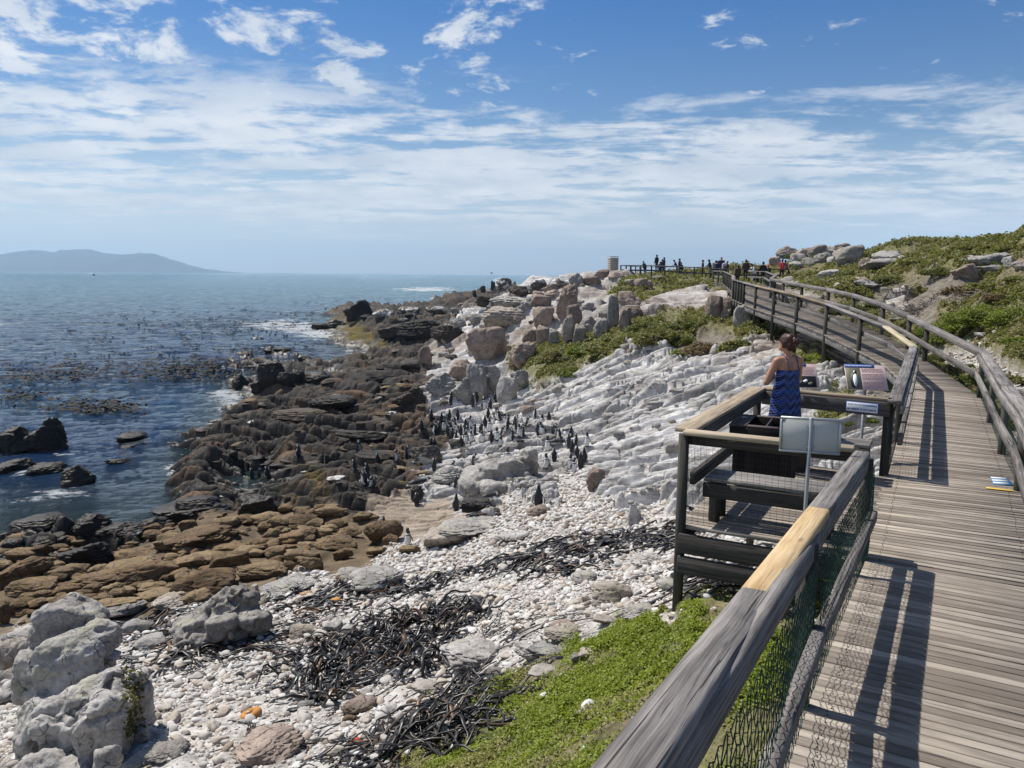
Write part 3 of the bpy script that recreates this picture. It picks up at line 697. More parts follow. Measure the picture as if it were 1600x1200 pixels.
def quad_strip_planks(mb, L, R, pitch=.088, gap=.020, th=.035, nails=None):
    """planks laid across between two edge polylines of equal vertex count"""
    for (a, b, c, d) in zip(L, L[1:], R, R[1:]):
        n = max(1, int(round(((b-a).length+(d-c).length)/2/pitch)))
        for k in range(n):
            t = (k+.5)/n; p = a.lerp(b, t); q = c.lerp(d, t); w = ((b-a).length+(d-c).length)/2/n
            x = (q-p).normalized(); ov = .03+RND.random()*.03
            sk = (b-a).normalized()*RND.uniform(-.004, .004)
            mb.beam(p-x*ov+sk-Vector((0, 0, th/2+RND.uniform(0, .006))), q+x*(ov+RND.random()*.03)-sk-Vector((0, 0, th/2+RND.uniform(0, .006))), w-gap*RND.uniform(.8, 1.25), th, bev=.002)
            if nails is not None:
                for e in (.08, .92):
                    for k_ in (-1, 1):
                        c_ = p.lerp(q, e)+(b-a).normalized()*k_*.018+x*RND.uniform(-.012, .012); nails.tube([c_-Vector((0, 0, .006)), c_+Vector((0, 0, .0015))], .0036, 5, rnd=RND.random())
walk = empty('boardwalk', LEFT[D_I])
tag(walk, 'weathered grey plank boardwalk running along the shore towards the far headland', 'boardwalk')
mb = MB(); nl = MB(); quad_strip_planks(mb, LEFT[:L1+1], RIGHT[:L1+1], nails=nl); mb.build('decking', M['deck'], walk)
tag(nl.build('nail_heads', plain('rusty_nail', (.05, .028, .018), .7, .3), walk), kind='stuff')
mb = MB(); quad_strip_planks(mb, LEFT[L1:], RIGHT[L1:]); tag(mb.build('ramp_decking', M['deck'], walk), 'grey planked ramp rising beyond the bend')
mb = MB(); quad_strip_planks(mb, EXIT_L, EXIT_R, .2); mb.build('decking', M['deck'], walk)
mb = MB()
for pts_, s in ((LEFT[L1:], 1), (RIGHT[L1:], -1), (EXIT_L, 1), (EXIT_R, -1)):
    for a, b in zip(pts_, pts_[1:]):
        o = Vector((.02*s, 0, -.155)); mb.beam(a+o, b+o, .05, .22)
tag(mb.build('fascia_board', M['grey_wood'], walk), 'pale grey edge boards along the ramp')
mb = MB()
for a, b, c, d in zip(LEFT[:L1+1], LEFT[1:L1+1], RIGHT[:L1+1], RIGHT[1:L1+1]):
    for t in (.06, .5, .94):
        p = a.lerp(c, t); q = b.lerp(d, t); o = Vector((0, 0, -.11)); mb.beam(p+o, q+o, .05, .14)
for pts_, qts in ((LEFT[L1:], RIGHT[L1:]), (EXIT_L, EXIT_R)):
    for a, b, c, d in zip(pts_, pts_[1:], qts, qts[1:]):
        o = Vector((0, 0, -.12)); mb.beam(a.lerp(c, .5)+o, b.lerp(d, .5)+o, .05, .15)
mb.build('joists', M['dark_wood'], walk)
# yellow edge plank and the worn information decal on the deck
a, b = PH(1473, 754, DH-.006), PH(1584, 767, DH-.006)
yp = MB(); yp.beam(a.lerp(b, .62), b, .05, .006, bev=.001)
yel = plain('yellow_paint', (.62, .42, .05), .6, .25, 20)
tag(yp.build('painted_edge_strip', yel, walk), 'yellow painted strip beside the right railing')
def deck_decal():
    t = empty('deck_decal', PH(1572, 752, DH-.004)); tag(t, 'worn blue and white sticker lying on the boardwalk by the right railing', 'sticker')
    q = [PH(u, v, DH-.005) for u, v in ((1547, 745), (1575, 747), (1584, 759), (1552, 757))]
    m1 = plain('decal_blue', (.06, .17, .30), .6, .3, 30); m2 = plain('decal_white', (.55, .57, .57), .6, .25, 40)
    def sheet(name, s0, s1, e0, e1, dz, mat):
        c = [q[0].lerp(q[3], s0).lerp(q[1].lerp(q[2], s0), e0), q[0].lerp(q[3], s0).lerp(q[1].lerp(q[2], s0), e1), q[0].lerp(q[3], s1).lerp(q[1].lerp(q[2], s1), e1), q[0].lerp(q[3], s1).lerp(q[1].lerp(q[2], s1), e0)]
        b_ = MB(); up = Vector((0, 0, dz)); dn = Vector((0, 0, dz-.003))
        b_.raw([p+dn for p in c]+[p+up for p in c], [(4, 5, 6, 7), (3, 2, 1, 0), (0, 1, 5, 4), (1, 2, 6, 5), (2, 3, 7, 6), (3, 0, 4, 7)]); b_.build(name, mat, t)
    sheet('sticker_base', 0, 1, 0, 1, .003, m1)
    for k in range(3): sheet('white_band', .04+k*.33, .22+k*.33, .02, .88-.05*k, .0065, m2)
deck_decal()

def netting(p0, p1, q0, q1, nx, nz, r, hexy=0.0, sag=.0):
    """wire net between bottom edge p0-p1 and top edge q0-q1 (real wires)"""
    b = MB(); nrm = (p1-p0).cross(q0-p0); nrm.normalize()
    ph = RND.random()*9
    def S(s, t):
        p = p0.lerp(p1, s).lerp(q0.lerp(q1, s), t)
        return p+nrm*(sag*math.sin(s*7+ph)*math.sin(t*3.1)) + (p1-p0)*(hexy/nx*.35*math.sin(t*nz*math.pi+s*nx*2))
    sg = 6
    for i in range(nx+1):
        s = i/nx; k = sg if hexy == 0 else nz
        b.tube([S(s, j/k) for j in range(k+1)], r, 3, False)
    for j in range(nz+1):
        t = j/nz; k = sg if hexy == 0 else nx
        b.tube([S(i/k, t+(hexy*.25/nz*(1 if i % 2 else -1))) for i in range(k+1)], r, 3, False)
    return b
def railing(name, label, pts_, H=.92, post_step=2.2, cap=(.17, .045), board=(.05, .11), low=.45, capmat='grey_wood', boards=True, lowmat='grey_wood', net=None, side=1, foot=None, post_r=.05, group=None, posts_at=None, capsegs=None):
    """a run of railing: handrail, lower rail, round posts, wire net"""
    r = empty(name, pts_[0]); tag(r, label, 'railing', group)
    up = Vector((0, 0, H))
    for i, (a, b) in enumerate(zip(pts_, pts_[1:])):
        mat = capmat if capsegs is None else capsegs[i]
        d = (b-a).normalized()
        c = MB(); c.beam(a+up-Vector((0, 0, cap[1]/2)), b+up-Vector((0, 0, cap[1]/2)), cap[0], cap[1], bev=.006, nseg=3)
        c.build('handrail', M[mat], r)
        if boards:
            c = MB(); n = Vector((d.y, -d.x, 0))*side*(post_r+.035)
            c.beam(a+up+n-Vector((0, 0, cap[1]+board[1]/2)), b+up+n-Vector((0, 0, cap[1]+board[1]/2)), board[0], board[1]); c.build('rail_board', M[lowmat], r)
        if low:
            c = MB(); n = Vector((d.y, -d.x, 0))*side*(post_r+.04)
            c.beam(a+n+Vector((0, 0, low)), b+n+Vector((0, 0, low)), .055, .12, bev=.004); c.build('lower_rail', M[lowmat], r)
        if net:
            n = Vector((d.y, -d.x, 0))*side*-.004; L = (b-a).length
            nx = max(2, int(L/net[0])); nz = max(2, int((H-.1)/net[1]))
            netting(a+n+Vector((0, 0, .03)), b+n+Vector((0, 0, .03)), a+n+up*.88, b+n+up*.88, nx, nz, net[2], net[3], net[4]).build('netting', M[net[5]], r)
    pp = posts_at or resample(pts_, post_step)
    for p in pp:
        z0 = p.z-.3
        if foot is not None: z0 = min(z0, ground(p.x, p.y)-.25)
        c = MB(); c.tube([(p.x, p.y, z0), (p.x, p.y, (z0+p.z+H)/2), (p.x, p.y, p.z+H-cap[1]-.001)], post_r*RND.uniform(.9, 1.1), 10); c.build('post', M['post'], r, True)
    return r

# near railing: heavy beam with one fresh length let in
def near_railing():
    r = empty('railing', V2(.15, 1.38, DH)); tag(r, 'closest heavy grey timber railing with a fresh yellow length let into its top', 'railing')
    W_ = .124; cen = [V2(*p, h)+NP*(W_/2) for p, h in RAILPTS]
    segs = [(cen[0], cen[1], 'grey_wood'), (cen[1], cen[2], 'grey_wood'), (cen[2], cen[3], 'new_wood'), (cen[3], cen[4], 'grey_wood')]
    for a, b, mat in segs:
        d = (b-a).normalized()*.0015; z = Vector((0, 0, .027))
        c = MB(); c.beam(a+d-z, b-d-z, W_, .054, bev=.012, nseg=8)
        o = c.build('handrail', M[mat], r)
        if mat == 'new_wood': tag(o, 'fresh unweathered yellow length of the handrail')
    for a, b in ((cen[0], cen[1]), (cen[1], cen[3]), (cen[3], cen[4])):
        d = (b-a).normalized(); n = NP*.028-Vector((0, 0, .054+.0605))
        c = MB(); c.beam(a+n+d*.003, b+n-d*.003, .062, .12, bev=.010, nseg=4); c.build('rail_board', M['grey_wood'], r)
    lo = [LEFT[0], LEFT[1], LEFT[2].lerp(LEFT[3], .62), LEFT[4]]
    for a, b in zip(lo, lo[1:]):
        d = (b-a).normalized(); n = NP*.03+Vector((0, 0, .39))
        c = MB(); c.beam(a+n+d*.01, b+n-d*.01, .062, .085, bev=.008, nseg=3); c.build('lower_rail', M['grey_wood'], r)
    for p in lo[1:]:
        q = p-NP*.045; z0 = ground(q.x, q.y)-.2
        c = MB(); c.tube([(q.x, q.y, z0), (q.x, q.y, p.z), (q.x, q.y, p.z+.92-.06)], .048, 12); c.build('post', M['post'], r, True)
    for a, b in zip(lo, lo[1:]):
        n = NP*.012; L = (b-a).length; up = Vector((0, 0, .06)); tp = Vector((0, 0, .80))
        netting(a+n+up, b+n+up, a+n+tp, b+n+tp, int(L/.05), 16, .0021, 1.0, .02).build('netting', M['net'], r)
near_railing()

# viewpoint bay
A_c, B_c, C_c, D_c = V2(2.92, 6.33, DH), V2(1.61, 7.03, DH), V2(3.20, 9.88, DH), V2(4.50, 8.98, DH)
bay = empty('viewing_platform', B_c); tag(bay, 'small square plank viewing bay built out from the boardwalk over the beach', 'platform')
mb = MB(); quad_strip_planks(mb, [B_c, C_c], [V2(2.98, 6.33, DH), V2(4.42, 8.90, DH)]); mb.build('decking', M['deck'], bay)
mb = MB(); dAB = (B_c-A_c).normalized(); nAB = Vector((-dAB.y, dAB.x, 0)); 
for k, (z, hh) in enumerate(((-.155, .19), (-.365, .17))):
    mb.beam(A_c+Vector((0, 0, z))+nAB*.06, B_c+Vector((0, 0, z))+nAB*.06, .05, hh)
mb.build('skirt_board', M['dark_wood'], bay)
mb = MB()
for a, b in ((B_c, C_c), (C_c, D_c), (A_c.lerp(D_c, .02), D_c)): mb.beam(a+Vector((0, 0, -.13)), b+Vector((0, 0, -.13)), .05, .16)
mb.build('joists', M['dark_wood'], bay)
N5 = (.052, .052, .0013, 0, .0, 'wire')
railing('railing', 'railing with a new tan top board on the near side of the viewing bay', [A_c+Vector((-.02, .03, 0)), B_c], net=N5, capmat='tan_wood', cap=(.14, .04), low=.0, boards=True, side=1, lowmat='dark_wood', foot=1, posts_at=[B_c])
railing('railing', 'railing with a tan top board on the seaward side of the viewing bay', [B_c+Vector((.02, .06, 0)), C_c], net=N5, capmat='tan_wood', cap=(.20, .04), low=.45, lowmat='dark_wood', side=1, foot=1, posts_at=[C_c])
railing('railing', 'railing at the far end of the viewing bay carrying a small blue and white notice', [C_c+Vector((.08, -.02, 0)), D_c], net=N5, capmat='tan_wood', cap=(.14, .04), low=.0, board=(.05, .17), lowmat='dark_wood', side=1, foot=1, posts_at=[D_c+Vector((-.03, 0, 0))])
NG = (.06, .055, .0016, .0, .02, 'wire')
# main seaward railing: straight to the bend, then along the ramp
straight = [LEFT[D_I].lerp(LEFT[L1], t) for t in (.0, .27, .46, .64, .82, 1.0)]
railing('railing', 'grey railing between the viewing bay and the bend of the boardwalk', straight, net=NG, capmat='grey_wood', cap=(.15, .05), side=1, foot=1, posts_at=straight[1:], capsegs=['grey_wood', 'new_wood' if False else 'grey_wood', 'grey_wood', 'grey_wood', 'grey_wood'])
NF = (.10, .10, .0022, 0, .0, 'wire')
ramp_l = LEFT[L1:]
railing('railing', 'seaward railing of the ramp, tan and grey handrail curving up beyond the bend', ramp_l, net=NF, cap=(.14, .05), side=1, foot=1, posts_at=LEFT[L1+2:L1+8]+[LEFT[L1+7].lerp(LEFT[L1+8], t) for t in (.25, .5, .75, 1)], capsegs=['pale_wood', 'grey_wood', 'grey_wood', 'tan_wood', 'tan_wood', 'tan_wood', 'grey_wood', 'grey_wood'], lowmat='grey_wood', post_r=.06)
Rr = RIGHT[:6]+[V2(6.6, 10.12, DH), V2(7.82, 12.36, DH), RIGHT[L1]]
railing('railing', 'landward railing on the right edge of the boardwalk with green wire netting', Rr, net=(.06, .06, .0018, 0, .02, 'net'), cap=(.15, .06), side=-1, foot=1, posts_at=Rr[1:], lowmat='grey_wood')
railing('railing', 'landward railing of the ramp, thick grey handrail past scrub', RIGHT[L1:], net=NF, cap=(.15, .12), boards=False, side=-1, foot=1, posts_at=RIGHT[L1+1:], post_r=.06)
railing('railing', 'seaward railing of the last boardwalk stretch before the far platform', EXIT_L, net=None, cap=(.16, .06), side=1, foot=1, post_step=2.6, boards=False)
railing('railing', 'landward railing of the last boardwalk stretch before the far platform', EXIT_R, net=None, cap=(.16, .06), side=-1, foot=1, post_step=2.6, boards=False)

# far platform full of visitors
def PF(u, v, dpt): return P(u, v, dpt)
fp = [PF(1232, 426.2, 62), PF(1138, 424.5, 62), PF(1018, 418.0, 74), PF(970, 417.5, 80)]
for p in fp: p.z = E-.05 if p is not fp[0] and p is not fp[1] else E-.35
fp[0].z = E-.42; fp[1].z = E-.40; fp[2].z = E+.0; fp[3].z = E+.05
bk = [PF(1240, 420, 74), PF(1150, 420, 80), PF(1100, 418, 88), PF(1000, 418, 92)]
for p, q in zip(bk, fp): p.z = q.z+.02
far = empty('viewing_platform', fp[2]); tag(far, 'long far viewing platform crowded with visitors on the headland', 'platform')
mb = MB(); quad_strip_planks(mb, fp, bk, .45, .02, .08); mb.build('decking', M['deck'], far)
mb = MB()
for a, b in zip(fp, fp[1:]): mb.beam(a+Vector((0, -.05, -.2)), b+Vector((0, -.05, -.2)), .07, .28)
mb.build('fascia_board', M['dark_wood'], far)
mb = MB()
for p, q in zip(resample(fp, 3.0), resample(bk, 3.0)):
    for s in (.08, .5):
        w = p.lerp(q, s); mb.tube([(w.x, w.y, ground(w.x, w.y)-.2), (w.x, w.y, w.z-.09)], .11, 6)
mb.build('stilts', M['post'], far)
railing('railing', 'seaward railing of the far platform on dark posts', fp, H=1.0, cap=(.16, .08), low=.5, boards=False, lowmat='dark_wood', capmat='dark_wood', post_step=2.5, post_r=.075, side=1)
railing('railing', 'rear railing of the far platform behind the visitors', bk, H=1.0, cap=(.16, .08), low=.5, boards=False, lowmat='grey_wood', capmat='grey_wood', post_step=2.6, post_r=.07, side=-1)
railing('railing', 'end railing closing the tip of the far platform', [fp[3], bk[3]], H=1.0, cap=(.16, .08), low=.5, boards=False, lowmat='dark_wood', capmat='dark_wood', post_step=3.0, post_r=.07, side=1)

# ------------------------------------------------------------------ benches, bin, signs
def bench(p, q, depth, n_in, h, label, end_legs=((.08, .25), (.92, .25), (.08, .8), (.92, .8))):
    """p-q: front edge at floor level; n_in: direction the seat extends"""
    t = empty('bench', p); tag(t, label, 'bench', 'benches of the viewing bay')
    d = (q-p).normalized(); up = Vector((0, 0, h)); k = 3; w = depth/k
    s = MB()
    for i in range(k): s.beam(p+n_in*(w*(i+.5))+up, q+n_in*(w*(i+.5))+up, w-.012, .04)
    s.build('seat', M['grey_wood'], t)
    s = MB(); s.beam(p+n_in*.01+up-Vector((0, 0, .10)), q+n_in*.01+up-Vector((0, 0, .10)), .045, .14); s.build('apron', M['dark_wood'], t)
    for a, b in end_legs:
        w_ = p.lerp(q, a)+n_in*depth*b; l = MB(); l.tube([(w_.x, w_.y, p.z-.002), (w_.x, w_.y, p.z+h-.021)], .055, 10); l.build('leg', M['dark_wood'], t, True)
    return t
p = B_c.lerp(A_c, .10)+Vector((.09, .17, 0)); q = B_c.lerp(A_c, .90)+Vector((.09, .17, 0))
bench(p, q, .40, Vector((.49, .87, 0)), .42, 'grey plank bench just inside the near rail of the viewing bay')
q2 = D_c.lerp(C_c, .10)+Vector((-.09, -.15, 0)); p2 = D_c.lerp(C_c, .62)+Vector((-.09, -.15, 0))
bench(q2-Vector((.49, .87, 0))*.42, p2-Vector((.49, .87, 0))*.42, .40, Vector((.49, .87, 0)), .42, 'grey plank bench by the boardwalk post at the far end of the bay')

def bin_box():
    c = P(1196, 700, 8.72); c.z = DZ; rz = math.atan2(-.60, 1.25)
    t = empty('litter_bin', c); tag(t, 'dark boxy plank litter bin with an open top between the benches', 'litter bin')
    ax = Vector((math.cos(rz), math.sin(rz), 0)); ay = Vector((-ax.y, ax.x, 0)); up = Vector((0, 0, 1))
    b = MB()
    for s in (-1, 1):
        for i in range(5):
            x = (i-2)*.125
            b.beam(c+ay*s*.30+ax*x+up*.03, c+ay*s*.30+ax*x+up*.50, .122, .022, up=ay)
            b.beam(c+ax*s*.30+ay*x+up*.03, c+ax*s*.30+ay*x+up*.50, .022, .122, up=ay)
    b.build('cabinet', M['black_wood'], t)
    b = MB()
    for s in (-1, 1):
        b.beam(c+ay*s*.345-ax*.35+up*.60, c+ay*s*.345+ax*.35+up*.60, .03, .20)
        b.beam(c+ax*s*.338-ay*.329+up*.60, c+ax*s*.338+ay*.329+up*.60, .03, .198)
    b.beam(c-ax*.32+up*.515, c+ax*.32+up*.515, .64, .02)
    b.build('hopper', M['black_wood'], t)
    b = MB()
    b.beam(c-ax*.265-ay*.355+up*.71, c-ax*.265+ay*.355+up*.71, .19, .022)
    b.beam(c+ax*.265-ay*.355+up*.71, c+ax*.265+ay*.355+up*.71, .19, .022)
    b.beam(c-ax*.165-ay*.325+up*.71, c+ax*.165-ay*.325+up*.71, .06, .022); b.beam(c-ax*.165+ay*.325+up*.71, c+ax*.165+ay*.325+up*.71, .06, .022)
    b.beam(c+ax*.02-ay*.29+up*.66, c+ax*.02+ay*.29+up*.66, .02, .09)
    b.build('lid_boards', M['bin_top'], t)
    b = MB(); w = c-ax*.26+ay*.12+up*.722; b.tube([w, w+up*.006], .035, 12); b.build('ashtray_disc', M['steel'], t)
bin_box()

def flat_panel(name, o, ax, ay, w, h, th, mat, parent, off=0.0):
    n = ax.cross(ay); b = MB(); b.beam(o-ax*w/2+n*off, o+ax*w/2+n*off, h, th, up=n, bev=.001); return b.build(name, mat, parent)
def text_lines(parent, o, ax, ay, n, rows, mat, name='text_lines'):
    b = MB()
    for (x0, x1, y, t) in rows:
        x = x0
        while x < x1:
            w = RND.uniform(.012, .035); e = min(x+w, x1)
            b.beam(o+ax*x+ay*y+n, o+ax*e+ay*y+n, t, .0012, up=ax.cross(ay), bev=.0002); x = e+.006
    b.build(name, mat, parent)
def add_text(body, size, parent, o, ax, ay, mat, name='lettering', width=None):
    cu = bpy.data.curves.new(name, 'FONT'); cu.body = body; cu.size = size; cu.align_x = 'CENTER'; cu.align_y = 'CENTER'; cu.extrude = .0012; cu.offset = .0007
    tmp = bpy.data.objects.new(name, cu); C.objects.link(tmp); bpy.context.view_layer.update()
    dg = bpy.context.evaluated_depsgraph_get(); me = bpy.data.meshes.new_from_object(tmp.evaluated_get(dg)); bpy.data.objects.remove(tmp)
    n = ax.cross(ay); R = Matrix((ax, ay, n)).transposed().to_4x4()
    xs = [v.co.x for v in me.vertices]; k = 1.0
    if width: k = width/(max(xs)-min(xs))
    me.transform(world_of(parent).inverted() @ Matrix.Translation(o) @ R @ Matrix.Diagonal((k, 1, 1, 1)))
    me.materials.append(mat); return link(name, me, None, parent)

def sign_from_behind():
    c = P(1266, 681, 6.18); gz = ground(c.x, c.y)
    t = empty('notice_board', (c.x, c.y, gz)); tag(t, 'back of a pale metal-framed notice board on a thin steel post', 'sign')
    ax = Vector((.955, -.29, 0)).normalized(); n = Vector((-.29, -.955, .05)); n -= ax*n.dot(ax); n.normalize(); ay = n.cross(ax)
    flat_panel('panel', c, ax, ay, .44, .255, .012, M['panel_back'], t, -.02)
    fr = MB()
    for s in (-1, 1):
        fr.beam(c+ay*s*.135-ax*.232-n*.018, c+ay*s*.135+ax*.232-n*.018, .022, .03, up=n); fr.beam(c+ax*s*.222-ay*.123-n*.018, c+ax*s*.222+ay*.123-n*.018, .022, .0295, up=n)
    fr.build('frame', M['steel'], t)
    po = MB(); top = c+ay*.15+n*.012; foot = Vector((top.x, top.y+.02, gz-.2)); po.beam(foot, top, .026, .026, up=(0, 1, 0), bev=.005); po.build('post', M['steel'], t)
    bk = MB()
    for s in (.08, -.09): bk.beam(c+ay*s-ax*.03+n*.0, c+ay*s+ax*.03+n*.0, .02, .012, up=n)
    bk.build('bracket', M['steel'], t)
sign_from_behind()

ink = plain('dark_ink', (.22, .13, .13), .6, .1); blue_ink = plain('sign_blue', (.045, .10, .32), .5, .1); white_ink = plain('sign_white', (.72, .74, .76), .5, .05)
pinkish = plain('sign_pink', (.60, .435, .40), .5, .04); photo_bg = plain('photo_dark', (.13, .125, .08), .5, .5, 12); blk = plain('ink_black', (.012, .012, .014), .5, .2)
def blob(parent, name, o, ax, ay, n, pts2, mat, th=.0015):
    b = MB(); k = len(pts2); V = [o+ax*x+ay*y for x, y in pts2]+[o+ax*x+ay*y+n*th for x, y in pts2]
    c0 = sum((v for v in V[k:]), Vector())/k; V.append(c0)
    F = [(i, (i+1) % k, k+(i+1) % k, k+i) for i in range(k)]+[(2*k, k+i, k+(i+1) % k) for i in range(k)]
    b.raw(V, F); return b.build(name, mat, parent)
def info_sign(u, v, dpt, w, h, label, bird, yaw):
    c = P(u, v, dpt); gz = ground(c.x, c.y)
    t = empty('information_sign', (c.x, c.y, gz)); tag(t, label, 'sign')
    ax = Vector((math.cos(yaw), math.sin(yaw), 0)); n = Vector((math.sin(yaw), -math.cos(yaw), 0))*.80+Vector((0, 0, .60)); n.normalize(); ay = n.cross(ax)
    flat_panel('board', c, ax, ay, w, h, .014, pinkish, t, 0)
    flat_panel('title_band', c-ax*w*.13+ay*h*.455, ax, ay, w*.74, h*.13, .004, blue_ink, t, .009)
    text_lines(t, c+ay*h*.455, ax, ay, n*.0118, [(-w*.46, w*.18, 0, .012)], white_ink, 'title_lettering')
    if bird:
        flat_panel('picture', c-ax*w*.31-ay*h*.06, ax, ay, w*.36, h*.84, .004, photo_bg, t, .009)
        o = c-ax*w*.29-ay*h*.07+n*.011
        B_ = lambda P_: [(x*w, y*h) for x, y in P_]
        blob(t, 'bird_back', o, ax, ay, n, B_([(-.10, -.30), (-.12, -.05), (-.08, .18), (-.02, .30), (.03, .36), (.07, .33), (.06, .24), (.05, .05), (.02, -.25), (-.04, -.36)]), blk)
        blob(t, 'bird_breast', o+n*.002, ax, ay, n, B_([(-.03, -.27), (-.05, -.05), (-.03, .12), (.02, .20), (.055, .16), (.07, .0), (.05, -.2), (.01, -.33)]), white_ink)
        blob(t, 'bird_cheek', o+n*.002, ax, ay, n, B_([(-.02, .22), (-.01, .31), (.03, .335), (.035, .31), (.015, .29), (.01, .23)]), white_ink)
        rows = [(w*-.09, w*(.40+.06*RND.random()), h*(.33-.052*i), .007) for i in range(15) if i not in (3, 9)]
    else:
        flat_panel('picture', c+ax*w*.12-ay*h*.25, ax, ay, w*.66, h*.46, .004, blk, t, .009)
        o = c+ax*w*.12-ay*h*.25+n*.011
        for k in range(4):
            x, y = (-.18+.12*k)*w, (-.08+.05*((k*7) % 3))*h
            blob(t, 'bird_shape', o, ax, ay, n, [(x+math.cos(a)*w*.06, y+math.sin(a)*h*.06*(1+.4*math.sin(2*a))) for a in [i*.63 for i in range(10)]], photo_bg if k % 2 else white_ink, .001+.0004*k)
        rows = [(-w*.45, w*(.36+.08*RND.random()), h*(.34-.055*i), .007) for i in range(6)]
    text_lines(t, c, ax, ay, n*.0085, rows, ink)
    po = MB(); q = c-ay*h*.2-n*.008; po.tube([(q.x, q.y+.03, gz-.2), (q.x, q.y+.03, q.z-.01)], .022, 8); po.build('post', M['steel'], t, True)
info_sign(1353, 590, 9.95, .50, .37, 'tilted pink information sign with a penguin picture beyond the bay', True, -.12)
info_sign(1246, 587, 10.4, .52, .37, 'tilted pink information sign with a dark picture, partly behind the woman', False, -.12)

def rail_notice():
    dCD = (D_c-C_c).normalized(); n = Vector((dCD.y, -dCD.x, 0)); c = C_c.lerp(D_c, .81)+Vector((0, 0, .92-.04-.082))+n*(.05+.035+.025+.004)
    t = empty('notice', c); tag(t, 'small white notice with blue lettering fixed to the rail board', 'sign')
    ax = dCD; ay = Vector((0, 0, 1))
    flat_panel('border', c, ax, ay, .36, .125, .004, blue_ink, t, 0); flat_panel('plate', c, ax, ay, .345, .11, .004, white_ink, t, .003)
    nn = ax.cross(ay)
    add_text('PLEASE STAY ON THE BOARDWALK', .03, t, c+ay*.027+nn*.0065, ax, ay, blue_ink, width=.325)
    add_text('BLY ASSEBLIEF OP DIE PLANKPAD', .03, t, c-ay*.027+nn*.0065, ax, ay, blue_ink, width=.325)
rail_notice()
def tower():
    c = P(957.5, 420, 90); t = empty('stone_pillar', (c.x, c.y, c.z)); tag(t, 'square grey stone pillar standing on the headland rocks', 'pillar')
    b = MB()
    w = 1.0; rows = 7; 
    for k in range(rows):
        b.box((c.x, c.y, c.z-.25+k*.235), (w-.02*(k % 2), w-.02*(k % 2), .228), .25, .02)
    b.build('shaft', plain('stone_block', (.33, .30, .27), .9, .3, 2), t)
    b = MB(); b.box((c.x, c.y, c.z+1.40), (1.03, 1.03, .08), .25, .02); b.build('cap', plain('stone_cap', (.40, .37, .34), .9, .2, 2), t)
tower()
# ------------------------------------------------------------------ rocks
_ico = {}
def ico(sub):
    if sub not in _ico:
        b = bmesh.new(); bmesh.ops.create_icosphere(b, subdivisions=sub, radius=1)
        b.verts.ensure_lookup_table()
        _ico[sub] = (np.array([v.co for v in b.verts], np.float32), np.array([[v.index for v in f.verts] for f in b.faces], np.int32)); b.free()
    return _ico[sub]
def rock_shape(seed, sub=4, facets=13, rough=.14, sharp=13.0, strata=0.0, boxy=0.0, fine=.05):
    d, F = ico(sub); rg = np.random.default_rng(seed)
    n = rg.normal(size=(facets, 3)); n /= np.linalg.norm(n, axis=1, keepdims=True); k = rg.uniform(.62, 1.0, facets)
    if boxy:
        ax = np.array([[1, 0, 0], [-1, 0, 0], [0, 1, 0], [0, -1, 0], [0, 0, 1], [0, 0, -1]], float)+rg.normal(size=(6, 3))*.12
        ax /= np.linalg.norm(ax, axis=1, keepdims=True); n = np.concatenate([n, ax]); k = np.concatenate([k, rg.uniform(.66, .8, 6)/boxy])
    dt = np.maximum(d@n.T, 1e-3); r = np.minimum(k[None]/dt, 3)
    r = -np.log(np.exp(-sharp*r).sum(1)+np.exp(-sharp*1.15))/sharp
    V = d*r[:, None]
    V = V*(1+rough*fbm3(V*1.7+seed*3.1, 4, seed)[:, None]+fine*fbm3(V*6+seed, 4, seed+7, .6)[:, None])
    cr = np.abs(fbm3(V*2.1+seed*1.3, 3, seed+19)); V = V*(1-.13*np.exp(-(cr/.05)**2))[:, None]
    if strata:
        t = V[:, 2]*5.5+.7*fbm3(V*1.5, 3, seed+3); f = t-np.floor(t); g = np.where(f < .2, f/.2, 1-(f-.2)/.8)
        V[:, :2] *= (1+strata*(g-.5))[:, None]
    return V.astype(np.float32), F
def lumpy(V):
    e = (V.max(0)-V.min(0))/2; return V/e, (V.max(0)+V.min(0))/2
ROCKS = {}
def rock_proto(kind, i, hi=False):
    key = (kind, i, hi)
    if key not in ROCKS:
        par = dict(round=dict(facets=12, rough=.13, sharp=12, fine=.05), block=dict(facets=13, rough=.17, sharp=30, boxy=.98, fine=.11, strata=.05), slab=dict(facets=13, rough=.16, sharp=26, strata=.13, fine=.09), crag=dict(facets=16, rough=.32, sharp=18, strata=.16, fine=.10))[kind]
        V, F = rock_shape(100+i*7+len(kind), sub=5 if hi else 4, **par)
        c = (V.max(0)+V.min(0))/2; V = (V-c)/((V.max(0)-V.min(0))/2)
        ROCKS[key] = np_mesh('rock_'+kind, V, F, True)
    return ROCKS[key]
_mats = {}
def rock(name, label, cat, p, size, kind, matkey, i=0, rz=0.0, tilt=(0, 0), sink=.22, group=None, hi=False):
    """size = full (x, y, z) extent in metres; p = contact point of the near lower edge"""
    key = (kind, i % 7, hi, matkey)
    if key not in _mats:
        me = rock_proto(kind, i % 7, hi).copy(); me.materials.clear(); me.materials.append(M[matkey]); _mats[key] = me
    o = bpy.data.objects.new(name, _mats[key]); C.objects.link(o)
    h = size[2]
    o.scale = (size[0]/2, size[1]/2, size[2]/2); o.rotation_euler = (tilt[0], tilt[1], rz)
    o.location = (p[0], p[1], p[2]+h/2-h*sink)
    tag(o, label, cat, group); return o
ORD = 'first second third fourth fifth sixth seventh eighth ninth tenth eleventh twelfth thirteenth fourteenth fifteenth sixteenth seventeenth eighteenth nineteenth twentieth'.split()
TENS = ['twenty', 'thirty', 'forty', 'fifty', 'sixty', 'seventy', 'eighty', 'ninety']
